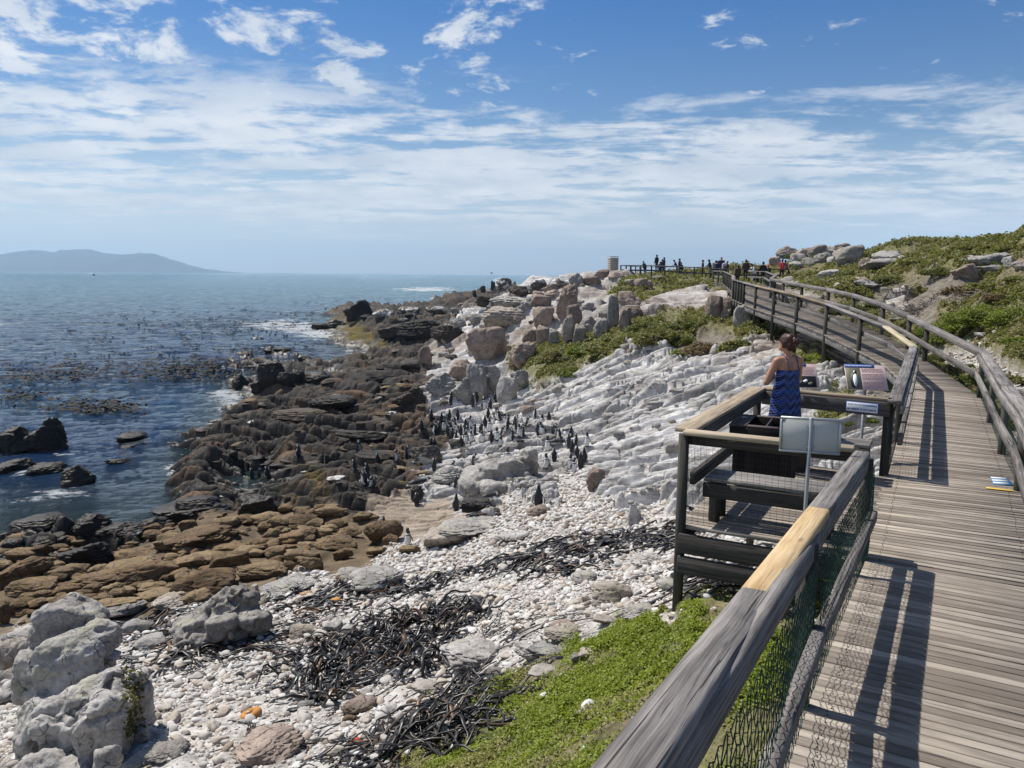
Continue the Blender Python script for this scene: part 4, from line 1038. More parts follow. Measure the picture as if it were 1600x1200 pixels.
def ordinal(k):
    k += 1
    if k <= 20: return ORD[k-1]
    t, u = divmod(k, 10)
    return (TENS[t-2][:-1]+'ieth') if u == 0 else TENS[t-2]+'-'+ORD[u-1]
def put_rock(u, v, w, h, kind, matkey, label, name='boulder', cat='boulder', dep=.85, rz=None, sink=.2, hi=False, tilt=None, group=None, i=None):
    """(u, v) bottom middle of the rock in the photo, w/h its size there in pixels"""
    p = at(u, v); D = depth_of(p); W = w*D/1200; H = h*D/1200
    dv = Vector((p.x, p.y, 0)).normalized(); dp = W*dep
    elev = (E-p.z)/max(p.xy.length, 1)
    Hz = max(H-dp*elev*.55, H*.55, .06)
    q = p+dv*dp*.42; q.z = p.z if p.xy.length > 60 else max(p.z-.1*Hz, min(p.z+.3*Hz, (p.z+ground(q.x, q.y))/2))
    yaw = -math.atan2(p.x, p.y)
    i = RND.randrange(7) if i is None else i
    return rock(name, label, cat, q, (W*1.04, dp, Hz/(1-sink)), kind, matkey, i, yaw+(RND.uniform(-.3, .3) if rz is None else rz), tilt or (RND.uniform(-.1, .1), RND.uniform(-.12, .12)), sink, group, hi)

def S5(s): return [tuple(map(float, t.split(','))) for t in s.split()]
# brown cobbles and boulders of the lower beach: (cx, cy, w, h) read off the enlarged corner of the photo
big = S5("""110,330,225,118 155,405,200,85 100,475,110,70 20,520,60,90 440,365,210,84 590,312,230,92 660,335,245,112 905,172,315,112 1000,222,200,64 930,272,200,64 1030,272,185,94
910,382,275,134 1172,322,215,84 1350,257,145,64 1380,292,125,74 540,482,205,84 700,432,155,64 690,392,135,54 600,247,155,54 1370,102,155,64 1250,107,115,44 1330,177,175,64 1500,202,185,74
1480,62,135,54 1530,245,85,60 760,202,135,64 1190,82,125,44 840,117,85,44 110,245,150,60 300,330,190,62 240,300,90,40 210,420,90,40 320,400,130,60 500,405,90,50 800,340,110,50 1100,232,150,50 1190,200,140,60 1420,150,120,46 1560,150,110,56 1290,300,60,44 820,440,90,50 880,440,120,60 1010,110,110,44 620,380,110,44 440,455,110,52 360,470,80,46""")
dark = S5("390,250,215,124 540,137,185,74 420,122,155,112 300,132,115,122 170,112,205,74 860,62,305,94 700,112,125,64 1150,40,165,110 60,205,90,60 20,180,60,50 230,190,130,50")
rows = [[], [], [], []]
for (cx, cy, w, h) in big:
    k = 0 if cy < 180 else 1 if cy < 265 else 2 if cy < 370 else 3
    rows[k].append((cx, cy, w, h))
rowname = ['in the row behind the dark waterline rocks', 'in the second row up from the waterline', 'in the middle row of the brown beach', 'in the row nearest the white pebbles']
for k, rw in enumerate(rows):
    for j, (cx, cy, w, h) in enumerate(sorted(rw)):
        shp = 'flat' if w > 2.5*h else 'rounded' if w < 1.7*h else 'long'
        put_rock(cx/2.857, 780+(cy+h*.46)/2.857, w/2.857*1.05, h/2.857*1.1, RND.choice(['round', 'slab', 'block', 'block', 'crag']), 'rock_brown', f'{shp} brown boulder, {ordinal(j)} from the left {rowname[k]}', dep=RND.uniform(.6, .85), hi=w > 190, sink=.15)
for j, (cx, cy, w, h) in enumerate(sorted(dark)):
    put_rock(cx/2.857, 780+(cy+h*.48)/2.857, w/2.857*1.08, h/2.857*1.12, RND.choice(['crag', 'block', 'slab']), 'rock_dark', f'dark wet boulder at the edge of the sea, {ordinal(j)} from the left', dep=.8, hi=w > 150)
n = 0
def mask_at(p, k):
    az = math.atan2(p.x, p.y); i = int(min(max((az-AZ0)/(AZ1-AZ0)*(NA-1), 0), NA-1)); j = int(row_of(math.log(math.hypot(p.x, p.y))))
    return float(CW[i, j, k])
tries = 0
while n < 250 and tries < 5000:
    tries += 1; u, v = RND.uniform(-5, 590), RND.uniform(800, 985)
    if v > 985-(u/590)*140 or v < 835-u*.09: continue
    p = at(u, v)
    if p.z < .12 or mask_at(p, 3)+mask_at(p, 2) < .4: continue
    w = RND.uniform(9, 36)*(v/900); n += 1
    put_rock(u, v, w, w*RND.uniform(.42, .65), RND.choice(['round', 'round', 'slab', 'block']), 'rock_brown', 'smaller brown stone filling the gaps between the big brown boulders', name='stone', cat='stone', group='stones between the brown boulders', dep=.8)

# pale boulders on the beach, one by one
pale = [
 (32, 1046, 66, 62, 'round', 'rock_grey', 'smooth grey boulder at the left frame edge behind the pale outcrop'),
 (38, 1004, 60, 24, 'round', 'rock_white', 'pale boulder half hidden behind the outcrop at the left edge'),
 (18, 1072, 40, 30, 'round', 'rock_grey', 'grey rounded boulder on the left edge beside the outcrop foot'),
 (14, 1100, 42, 32, 'round', 'rock_white', 'pale rounded boulder low on the left edge, lowest of the three there'),
 (192, 968, 72, 34, 'round', 'rock_grey', 'smooth tan grey boulder just behind the top of the pale outcrop'),
 (268, 952, 60, 24, 'slab', 'rock_grey', 'dusky flat boulder with kelp stalks draped across it'),
 (216, 990, 46, 28, 'round', 'rock_white', 'pale boulder between kelp stalks and the tilted slab outcrop'),
 (236, 1014, 48, 24, 'block', 'rock_white', 'angular white boulder over the dark kelp left of the slab outcrop'),
 (312, 940, 40, 18, 'round', 'rock_grey', 'small grey boulder behind the tilted slab outcrop'),
 (475, 996, 44, 26, 'round', 'rock_grey', 'grey boulder on pebbles right of the kelp below the slab outcrop'),
 (450, 930, 90, 20, 'slab', 'rock_white', 'flat white ledge boulder ringed by kelp strands'),
 (590, 926, 84, 44, 'round', 'rock_white', 'smooth white whaleback boulder beside the long kelp line'),
 (556, 910, 60, 28, 'round', 'rock_grey', 'grey boulder leaning on the white whaleback boulder'),
 (700, 858, 80, 44, 'round', 'rock_grey', 'big brown-grey boulder under the broad white slab'),
 (735, 846, 130, 36, 'slab', 'rock_white', 'broad white topped slab near the middle of the beach'),
 (800, 850, 60, 20, 'round', 'rock_white', 'low white boulder at the right tip of the broad slab'),
 (840, 808, 36, 20, 'block', 'rock_pink', 'reddish block with a lone penguin standing on it'),
 (740, 1046, 108, 48, 'block', 'rock_white', 'big pale rectangular boulder beside the central kelp heap'),
 (826, 1038, 56, 38, 'crag', 'rock_white', 'ridged white boulder to the right of the pale rectangular boulder'),
 (855, 1030, 60, 22, 'slab', 'rock_white', 'white splintered rock pointing up to the grass edge'),
 (878, 1004, 60, 22, 'slab', 'rock_grey', 'tan flat boulder at the upper edge of the grass'),
 (880, 986, 42, 18, 'round', 'rock_pink', 'pinkish rounded stone above the tan flat boulder'),
 (955, 944, 64, 44, 'round', 'rock_grey', 'tan conical boulder standing alone on the white pebbles'),
 (948, 978, 48, 20, 'round', 'rock_grey', 'low brownish boulder below the tan conical boulder'),
 (912, 912, 42, 22, 'slab', 'rock_white', 'grey white boulder lying against the long kelp line'),
 (1012, 886, 54, 26, 'slab', 'rock_white', 'long white boulder among kelp left of the corner post'),
 (1000, 968, 60, 26, 'slab', 'rock_white', 'wide white slab where pebbles meet the green plants'),
 (1048, 925, 46, 24, 'round', 'rock_white', 'white boulder just left of the corner post'),
 (778, 1060, 36, 20, 'round', 'rock_grey', 'small blue-grey boulder at the tip of the grass'),
 (848, 1060, 46, 24, 'round', 'rock_grey', 'tan boulder sitting in the short grass'),
 (918, 1030, 30, 16, 'block', 'rock_grey', 'blue-grey angular stone in the grass'),
 (900, 1038, 18, 18, 'crag', 'rock_grey', 'pitted grey stone next to the blue-grey angular stone'),
 (560, 1116, 56, 34, 'round', 'rock_pink', 'tan oval boulder below the central kelp heap'),
 (545, 1132, 22, 18, 'round', 'rock_brown', 'small orange-brown stone touching the tan oval boulder'),
 (420, 1196, 112, 46, 'slab', 'rock_pink', 'long flat pinkish rock at the bottom frame edge'),
 (262, 1192, 66, 26, 'slab', 'rock_grey', 'brown layered rock by the foot of the outcrop'),
 (216, 1200, 50, 16, 'round', 'rock_white', 'white boulder top cut by the bottom frame edge'),
 (668, 1086, 52, 22, 'slab', 'rock_grey', 'grey slab half covered by kelp at the grass edge'),
 (590, 1018, 30, 12, 'slab', 'rock_white', 'white sliver of rock beside the kelp heap'),
 (700, 1150, 34, 24, 'block', 'rock_white', 'white angular stone caught in kelp on the grass'),
 (520, 990, 34, 20, 'round', 'rock_white', 'white boulder between the two beds of kelp'),
 (488, 1085, 34, 16, 'round', 'rock_white', 'white flat stone in the lower kelp heap'),
 (478, 1110, 26, 18, 'round', 'rock_white', 'light stone just below the lower kelp heap'),
]
for t in pale: put_rock(*t[:6], t[6], hi=t[2] > 50, sink=.22)

def compound(name, label, cat, lobes, mat, voxel, parts_seed=0, rough=.03):
    """one rock mass grown from several fused blocks (voxel remesh), weathered afterwards"""
    Vs = []; Fs = []; n = 0
    for k, (c, size, rz, tilt, kind) in enumerate(lobes):
        V, F = rock_shape(500+parts_seed*31+k*3, 4, 12, .13, 42, .05 if kind == 'slab' else 0, .95 if kind == 'block' else 0, .04)
        V = V/((V.max(0)-V.min(0))/2)*np.array(size)/2
        R = np.array(Euler((tilt[0], tilt[1], rz)).to_matrix()); Vs.append(V@R.T+np.array(c)); Fs.append(F+n); n += len(V)
    V = np.concatenate(Vs); o0 = np.array([V[:, 0].mean(), V[:, 1].mean(), V[:, 2].min()])
    me = np_mesh(name, V-o0, np.concatenate(Fs)); tmp = bpy.data.objects.new(name, me); C.objects.link(tmp)
    md = tmp.modifiers.new('r', 'REMESH'); md.mode = 'VOXEL'; md.voxel_size = voxel
    sm = tmp.modifiers.new('s', 'SMOOTH'); sm.iterations = 2
    bpy.context.view_layer.update(); me2 = bpy.data.meshes.new_from_object(tmp.evaluated_get(bpy.context.evaluated_depsgraph_get()))
    bpy.data.objects.remove(tmp)
    W = np.empty(len(me2.vertices)*3, np.float32); me2.vertices.foreach_get('co', W); W = W.reshape(-1, 3)
    N = np.empty(len(me2.vertices)*3, np.float32); me2.vertices.foreach_get('normal', N); N = N.reshape(-1, 3)
    s = 1/max(rough*14, .05)
    pit = fbm3(W*s*2.2+parts_seed, 4, 5, .6); cr = np.abs(fbm3(W*s*.8+3, 4, 8))
    rg_ = 1-2*np.abs(fbm3(W*s*1.3+7, 4, 15))
    W = W+N*(rough*(.7*pit+.9*(rg_-.5)+.55*fbm3(W*s*7, 3, 9)+.3*fbm3(W*s*16, 2, 10))-rough*2.0*np.exp(-(cr/.05)**2))[:, None]
    me2.vertices.foreach_set('co', W.ravel()); me2.polygons.foreach_set('use_smooth', np.ones(len(me2.polygons), bool)); me2.materials.clear()
    return tag(link(name, me2, mat, None, o0), label, cat)
def lobe(u, v, dpt, w, h, d=.8, rz=0., tilt=(0, 0), kind='block'):
    """(u, v) = centre of the block in the photo"""
    c = P(u, v, dpt); k = dpt/1200; return (tuple(c), (w*k, w*k*d, h*k), rz, tilt, kind)
D0 = depth_of(at(140, 1180)); 
oc = compound('rock_outcrop', 'big pale craggy outcrop in the lower left corner with moss on its flank', 'rock outcrop', [
 lobe(112, 965, D0+1.0, 104, 72, .8, .3, (.1, .2)), lobe(65, 1060, D0+.7, 70, 90, .9, .2, (0, .1)), lobe(118, 1030, D0+.5, 124, 100, .8, .35, (-.2, -.1)), lobe(148, 1090, D0+.55, 150, 130, .8, .1, (.1, .25), 'slab'),
 lobe(75, 1130, D0+.2, 100, 120, .8, .5, (0, .2)), lobe(130, 1110, D0+.0, 150, 80, .6, .3, (.25, -.45)), lobe(160, 1145, D0-.25, 80, 130, .8, .2, (.1, .1)), lobe(120, 1150, D0-.15, 60, 90, .9, 0), lobe(200, 1120, D0+.3, 80, 150, 1, .4), lobe(225, 1170, D0+.3, 50, 90, 1, .2),
 lobe(70, 1195, D0-.4, 80, 50, .8, .1, (0, 0), 'round'), lobe(168, 1185, D0-.75, 40, 50, .9, .3, (0, 0), 'round'), lobe(120, 1200, D0-.3, 150, 60, 1)], M['rock_white'], .020, 1, .040)
D1 = depth_of(at(350, 1012))
compound('rock_outcrop', 'pale outcrop of tilted splintered slabs lying among kelp', 'rock outcrop', [
 lobe(335, 945, D1+.5, 125, 22, .5, .1, (.1, -.55), 'slab'), lobe(325, 962, D1+.4, 130, 26, .5, .1, (.1, -.45), 'slab'), lobe(385, 938, D1+.6, 46, 40, .8, .2, (.1, -.3)), lobe(345, 985, D1+.1, 50, 50, .9, .1), lobe(300, 990, D1+.2, 55, 44, .8, .2), lobe(382, 975, D1+.4, 60, 46, .9, .4),
 lobe(408, 975, D1+.4, 34, 36, .9, .2), lobe(310, 1005, D1-.1, 32, 32, .9, .1, (0, 0), 'round'), lobe(285, 1003, D1, 26, 32, 1, 0), lobe(340, 1000, D1+.4, 120, 50, .8, 0)], M['rock_grey'], .025, 2, .042)

def moss(parent):
    me = parent.data; n = len(me.vertices); W = np.empty(n*3, np.float32); me.vertices.foreach_get('co', W); W = W.reshape(-1, 3)+np.array(parent.location)
    N = np.empty(n*3, np.float32); me.vertices.foreach_get('normal', N); N = N.reshape(-1, 3)
    u, v = project(W[:, 0], W[:, 1], W[:, 2]); k = np.nonzero((np.abs(u-207-(v-1070)*.05) < 16) & (v > 1040) & (v < 1150) & (N[:, 0] > .1))[0]
    if len(k) < 5: return
    k = RG.choice(k, 2600); p = W[k]+RG.normal(size=(2600, 3))*.015
    V, F = leaf_quads(p[:, 0], p[:, 1], p[:, 2], RG.uniform(.012, .03, 2600)); me2 = np_mesh('moss', V-np.array(parent.location), F, False, dict(rnd=np.repeat(RG.random(2600), 4)))
    link('moss', me2, M['moss'], parent)
M['moss'] = leaf_mat('yellow_moss', (.06, .065, .012), (.17, .16, .03), (.11, .10, .02))
def leaf_quads(x, y, z, size, up=.5, long=1.7):
    n = len(x); nrm = RG.normal(size=(n, 3)); nrm[:, 2] = np.abs(nrm[:, 2])+up; nrm /= np.linalg.norm(nrm, axis=1, keepdims=True)
    t = RG.normal(size=(n, 3)); t -= nrm*(t*nrm).sum(1, keepdims=True); t /= np.linalg.norm(t, axis=1, keepdims=True); b = np.cross(nrm, t)
    c = np.stack([x, y, z], 1); s = size[:, None]
    V = np.stack([c-t*s*long*.5, c+b*s*.5+nrm*s*.12, c+t*s*long*.5, c-b*s*.5+nrm*s*.12], 1).reshape(-1, 3)
    F = np.arange(n*4).reshape(-1, 4); return V, F
moss(oc)
D2 = depth_of(at(780, 768))
compound('rock', 'large white rock block in the middle of the penguin colony, shaded on its right', 'rock', [
 lobe(748, 745, D2+.9, 66, 44, 1, .1, (.1, -.12)), lobe(775, 742, D2+.8, 60, 56, 1, 0, (.05, -.12)), lobe(800, 740, D2+.7, 54, 60, 1, .2, (0, -.1)), lobe(826, 728, D2+.7, 30, 64, 1, .1), lobe(822, 752, D2+.4, 28, 40, .9, .2, (0, 0), 'round'), lobe(800, 758, D2+.25, 24, 34, .9, 0, (0, 0), 'round'), lobe(770, 762, D2+.2, 40, 26, .9, .1), lobe(735, 762, D2+.3, 40, 24, .9, .3)], M['rock_white'], .04, 4, .075)

# white ledge: the rocks round the penguins, and other shore crags: (u_bottom, v_bottom, w, h, kind, material, label)
shore = [
 (705, 755, 60, 34, 'slab', 'rock_white', 'white streaked rock left of the large colony block'),
 (668, 730, 50, 40, 'crag', 'rock_guano', 'guano splashed crag at the left edge of the colony'),
 (930, 768, 30, 40, 'crag', 'rock_pink', 'small pinkish knob right of the colony'),
 (640, 640, 56, 40, 'crag', 'rock_black', 'dark overhanging crag above the colony'),
 (722, 630, 36, 46, 'crag', 'rock_white', 'white fluted crag behind the colony, leftmost of five'),
 (745, 628, 34, 62, 'block', 'rock_white', 'white fluted crag behind the colony, second of five'),
 (768, 622, 36, 52, 'crag', 'rock_white', 'white fluted crag behind the colony, middle of five'),
 (792, 626, 32, 44, 'block', 'rock_white', 'white fluted crag behind the colony, fourth of five'),
 (812, 612, 30, 36, 'crag', 'rock_white', 'white fluted crag behind the colony, rightmost of five'),
 (690, 620, 50, 44, 'crag', 'rock_white', 'white crag splashed with guano on the dark shelf'),
 (760, 568, 66, 58, 'round', 'rock_pink', 'large rounded pink boulder with a dark hollow beneath'),
 (818, 572, 46, 40, 'block', 'rock_pink', 'tan upright block right of the large pink boulder'),
 (716, 596, 34, 40, 'block', 'rock_pink', 'pinkish tilted block below the large rounded boulder'),
 (664, 568, 22, 34, 'block', 'rock_pink', 'small orange pillar sticking up from the dark shelf'),
 (745, 508, 26, 18, 'round', 'rock_white', 'egg shaped white boulder on the crest of the ridge'),
 (772, 506, 34, 16, 'slab', 'rock_white', 'flat white boulder next to the egg shaped one'),
 (790, 520, 80, 40, 'crag', 'rock_grey', 'grey rough ridge rock behind the large pink boulder'),
 (800, 485, 80, 24, 'slab', 'rock_white', 'long white slab along the ridge crest'),
 (700, 540, 60, 34, 'slab', 'rock_black', 'dark tilted slab on the seaward side of the ridge'),
 (655, 534, 70, 36, 'slab', 'rock_black', 'dark layered slab running down to the water'),
 (620, 528, 60, 24, 'slab', 'rock_black', 'dark low slab at the seaward foot of the shelf'),
 (848, 512, 34, 34, 'block', 'rock_pink', 'red-brown block on the left of the pillar group'),
 (846, 480, 36, 22, 'block', 'rock_pink', 'red-brown block topping the left of the pillar group'),
 (886, 500, 32, 54, 'block', 'rock_pink', 'tallest red-brown pillar of the ridge group'),
 (898, 510, 24, 36, 'block', 'rock_pink', 'red-brown shoulder leaning on the tallest pillar'),
 (850, 540, 24, 34, 'block', 'rock_pink', 'tan finger rock, leftmost of the lower row of pillars'),
 (866, 542, 18, 30, 'block', 'rock_grey', 'tan finger rock, second of the lower row of pillars'),
 (888, 538, 22, 48, 'block', 'rock_grey', 'tan stacked pillar in the middle of the lower row'),
 (906, 538, 22, 32, 'block', 'rock_grey', 'squat grey pillar at the right of the lower row'),
 (828, 540, 26, 28, 'block', 'rock_pink', 'low tan rock beginning the lower row of pillars'),
 (940, 528, 26, 32, 'block', 'rock_grey', 'grey rock left of the pointed pillar'),
 (958, 516, 19, 55, 'block', 'rock_grey', 'pointed dark grey pillar standing on the ridge'),
 (976, 517, 20, 38, 'crag', 'rock_pink', 'shorter twin pillar right of the pointed one'),
 (922, 522, 34, 30, 'crag', 'rock_grey', 'pale crag between the red pillars and the pointed pillar'),
 (990, 500, 30, 24, 'block', 'rock_pink', 'pinkish block right of the twin pillars'),
 (1115, 500, 26, 40, 'block', 'rock_pink', 'leaning tan slab under the end of the ramp'),
 (1138, 490, 30, 26, 'round', 'rock_pink', 'pinkish boulder beside the leaning tan slab'),
 (1158, 510, 28, 34, 'block', 'rock_white', 'white boulder under the upper ramp posts'),
 (1130, 502, 24, 18, 'block', 'rock_grey', 'small grey block below the leaning tan slab'),
 (940, 436, 22, 16, 'block', 'rock_pink', 'pink rock left below the stone pillar'),
 (925, 446, 28, 16, 'block', 'rock_pink', 'tan rock further left of the stone pillar'),
 (962, 436, 26, 12, 'slab', 'rock_pink', 'flat rock at the foot of the stone pillar'),
 (1000, 452, 20, 18, 'block', 'rock_pink', 'brown rock before the far platform, left one'),
 (1012, 453, 16, 16, 'block', 'rock_pink', 'brown rock before the far platform, right one'),
 (985, 448, 18, 12, 'round', 'rock_grey', 'small grey rock left of the brown pair by the platform'),
 (1028, 438, 18, 8, 'slab', 'rock_grey', 'low grey rock touching the far platform posts'),
 (770, 460, 8, 22, 'crag', 'rock_black', 'dark tooth of rock rising from the far point'),
 (788, 458, 26, 24, 'crag', 'rock_guano', 'white topped crag on the far point'),
 (755, 462, 9, 16, 'crag', 'rock_black', 'dark stump on the far point'),
 (741, 464, 7, 11, 'crag', 'rock_black', 'small dark stump nearest the sea on the far point'),
 (815, 470, 50, 24, 'crag', 'rock_black', 'dark broken ridge behind the ridge crest'),
 (770, 478, 60, 20, 'crag', 'rock_black', 'dark broken ridge above the seaward slabs'),
 (840, 456, 36, 20, 'crag', 'rock_guano', 'white splashed ridge rock, left of a row of three'),
 (872, 452, 34, 18, 'crag', 'rock_guano', 'white splashed ridge rock, middle of a row of three'),
 (900, 448, 24, 22, 'crag', 'rock_white', 'white ridge rock, right of a row of three'),
 (560, 500, 46, 32, 'crag', 'rock_dark', 'dark guano capped islet rock at the water'),
 (524, 512, 34, 14, 'crag', 'rock_dark', 'low black rock running out from the islet'),
 (500, 514, 30, 10, 'crag', 'rock_dark', 'low black rock at the tip of the reef'),
 (600, 498, 36, 16, 'crag', 'rock_guano', 'white flecked rocks between the islet and the ridge'),
 (640, 494, 40, 16, 'crag', 'rock_guano', 'white flecked rock where seabirds roost'),
 (680, 492, 36, 14, 'crag', 'rock_guano', 'white flecked rock right of the roosting rock'),
 (424, 604, 44, 46, 'slab', 'rock_dark', 'tall black stack of rock standing in the sea'),
 (408, 612, 32, 26, 'slab', 'rock_dark', 'black rock at the foot of the tall sea stack'),
 (376, 608, 26, 24, 'slab', 'rock_dark', 'small black sea rock left of the tall stack'),
 (445, 608, 30, 26, 'crag', 'rock_dark', 'black rock right of the tall sea stack'),
 (466, 600, 26, 26, 'crag', 'rock_dark', 'pointed black rock two right of the tall stack'),
 (496, 598, 48, 22, 'block', 'rock_dark', 'blocky black rock on the outer edge of the shelf'),
 (596, 598, 50, 22, 'block', 'rock_black', 'dark square block in the middle of the shelf edge'),
 (650, 580, 48, 18, 'slab', 'rock_black', 'flat dark slab behind the orange pillar'),
 (72, 708, 62, 66, 'crag', 'rock_dark', 'tall black crag in the sea at the left edge'),
 (26, 712, 60, 54, 'crag', 'rock_dark', 'black crag behind the tall one at the left edge'),
 (92, 690, 22, 44, 'crag', 'rock_dark', 'dark finger of rock right of the tall sea crag'),
 (20, 740, 70, 28, 'crag', 'rock_dark', 'weedy low rock awash below the sea crags'),
 (75, 745, 60, 26, 'crag', 'rock_dark', 'weedy rock awash right below the sea crags'),
 (122, 764, 52, 46, 'crag', 'rock_dark', 'dark ledge nearest the beach among the sea crags'),
 (206, 690, 48, 18, 'slab', 'rock_dark', 'flat dark rock awash alone in the channel'),
 (200, 702, 22, 8, 'slab', 'rock_dark', 'tiny rock awash below the flat channel rock'),
 (186, 728, 38, 14, 'slab', 'rock_dark', 'low weedy rock awash, lower of the two in the channel'),
 (320, 676, 30, 10, 'slab', 'rock_dark', 'small rock awash off the tip of the shelf'),
 (376, 732, 60, 12, 'slab', 'rock_dark', 'dark slab dividing the tide pool from the sea'),
 (365, 720, 14, 16, 'crag', 'rock_dark', 'dark knob on the slab beside the tide pool'),
 (310, 800, 70, 28, 'slab', 'rock_dark', 'black shelf rock below the tide pool'),
 (406, 806, 60, 36, 'round', 'rock_dark', 'big black rounded boulder at the top of the brown beach'),
 (600, 850, 60, 44, 'round', 'rock_brown', 'large dark brown boulder near two beach penguins'),
 (610, 852, 26, 20, 'round', 'rock_brown', 'olive round stone right before the beach penguins'),
 (590, 868, 36, 18, 'round', 'rock_brown', 'tan stone in front of the large dark brown boulder'),
 (640, 866, 34, 18, 'round', 'rock_brown', 'yellowish stone to the right of the beach penguins'),
 (652, 785, 20, 28, 'round', 'rock_black', 'dark rounded stone below the colony on sandy rock'),
 (745, 800, 60, 26, 'crag', 'rock_black', 'dark broken rock between sandy rock and white pebbles'),
 (765, 812, 40, 20, 'crag', 'rock_black', 'dark broken rock beside a lone standing penguin'),
 (560, 690, 90, 22, 'slab', 'rock_black', 'long dark ledge across the middle of the shelf'),
 (470, 660, 90, 24, 'slab', 'rock_black', 'long dark ledge at the seaward side of the shelf'),
 (520, 640, 80, 26, 'slab', 'rock_black', 'rust brown ledge on top of the shelf'),
 (590, 720, 70, 18, 'slab', 'rock_black', 'dark ledge just left of the colony'),
 (610, 665, 60, 22, 'slab', 'rock_black', 'dark ledge under the overhanging crag'),
]
for t in shore: put_rock(*t[:6], t[6], name='rock', cat='rock', hi=t[2]*t[3] > 1500, sink=.18, dep=.8 if t[4] != 'block' else .9, tilt=(RND.uniform(-.06, .06), RND.uniform(-.08, .08)))
hill = [
 (1210, 415, 20, 14, 'block', 'rock_pink', 'tan rock by the man in the red top'), (1252, 402, 18, 12, 'block', 'rock_pink', 'tan rock alone left of the hilltop rocks'),
 (1230, 400, 34, 16, 'crag', 'rock_pink', 'tan crag at the left end of the hilltop rocks'), (1248, 410, 26, 14, 'block', 'rock_white', 'pale block on the left of the hilltop pile'),
 (1268, 400, 30, 14, 'block', 'rock_pink', 'tan block crowning the left of the hilltop pile'), (1285, 412, 28, 18, 'block', 'rock_grey', 'grey block in the middle of the hilltop pile'),
 (1262, 416, 24, 14, 'round', 'rock_white', 'rounded pale rock at the front of the hilltop pile'), (1300, 398, 44, 14, 'slab', 'rock_grey', 'dark flat slab on top of the hilltop pile'),
 (1325, 414, 46, 30, 'block', 'rock_grey', 'largest grey block at the right of the hilltop pile'), (1302, 416, 22, 16, 'block', 'rock_white', 'pale block below the largest hilltop block'),
 (1326, 418, 12, 8, 'round', 'rock_white', 'small round white stone under the largest hilltop block'), (1244, 418, 22, 10, 'slab', 'rock_white', 'low pale slab at the foot of the hilltop pile'),
 (1280, 392, 22, 10, 'block', 'rock_pink', 'small tan block on the skyline'), (1316, 390, 26, 10, 'crag', 'rock_pink', 'ribbed tan crag on the skyline'),
 (1352, 424, 22, 20, 'round', 'rock_pink', 'brown boulder at the low end of the long slabs'), (1385, 412, 46, 18, 'slab', 'rock_white', 'upper of the long pale slabs on the slope'),
 (1380, 424, 70, 16, 'slab', 'rock_white', 'lower of the long pale slabs on the slope'), (1396, 402, 20, 10, 'round', 'rock_white', 'pale stone at the top of the long slabs'), (1410, 408, 14, 8, 'round', 'rock_white', 'small pale stone right of the long slabs'),
 (1522, 420, 44, 18, 'slab', 'rock_white', 'pale slab left of the right hillside cluster'), (1552, 416, 42, 20, 'block', 'rock_white', 'white block in the right hillside cluster'), (1576, 420, 18, 18, 'block', 'rock_white', 'leaning white block, rightmost of the hillside cluster'),
 (1506, 440, 40, 22, 'crag', 'rock_pink', 'pinkish crag below the right hillside cluster'), (1548, 430, 44, 14, 'slab', 'rock_grey', 'grey log-like slab on the right slope'), (1594, 424, 26, 14, 'slab', 'rock_grey', 'grey slab at the right frame edge on the slope'),
 (1292, 436, 34, 14, 'block', 'rock_white', 'pale ledge rock above the ramp handrail'), (1300, 445, 16, 10, 'block', 'rock_pink', 'brown cube of rock above the ramp handrail'), (1345, 445, 26, 10, 'block', 'rock_pink', 'reddish rock in the scrub above the ramp'),
 (1352, 452, 40, 12, 'slab', 'rock_white', 'pale broken rock band beside the ramp'), (1312, 450, 18, 8, 'block', 'rock_white', 'white stone in the scrub close above the ramp'), (1380, 456, 14, 6, 'block', 'rock_white', 'tiny white stone in scrub right of the pale rock band'),
 (1406, 504, 28, 8, 'slab', 'rock_white', 'pale flat rock seen through the ramp railing'), (1535, 530, 24, 9, 'slab', 'rock_white', 'white flat stone behind the right rail bend'), (1560, 522, 18, 5, 'slab', 'rock_white', 'white sliver of stone in the bright green plants'),
 (1592, 622, 30, 16, 'round', 'rock_white', 'white boulder right of the right rail at the frame edge'), (1572, 570, 12, 6, 'round', 'rock_white', 'white stone on the gravel patch right of the rail'), (1560, 572, 8, 5, 'round', 'rock_white', 'small white stone on the gravel patch'),
 (1322, 642, 34, 12, 'slab', 'rock_white', 'white flat rock behind the rail with the notice'), (1290, 690, 30, 10, 'slab', 'rock_white', 'white flat rock beneath the viewing bay'), (1215, 455, 18, 10, 'block', 'rock_pink', 'brown rock just below the far ramp end'),
]
for t in hill: put_rock(*t[:6], t[6], name='rock', cat='rock', sink=.2, dep=.9)
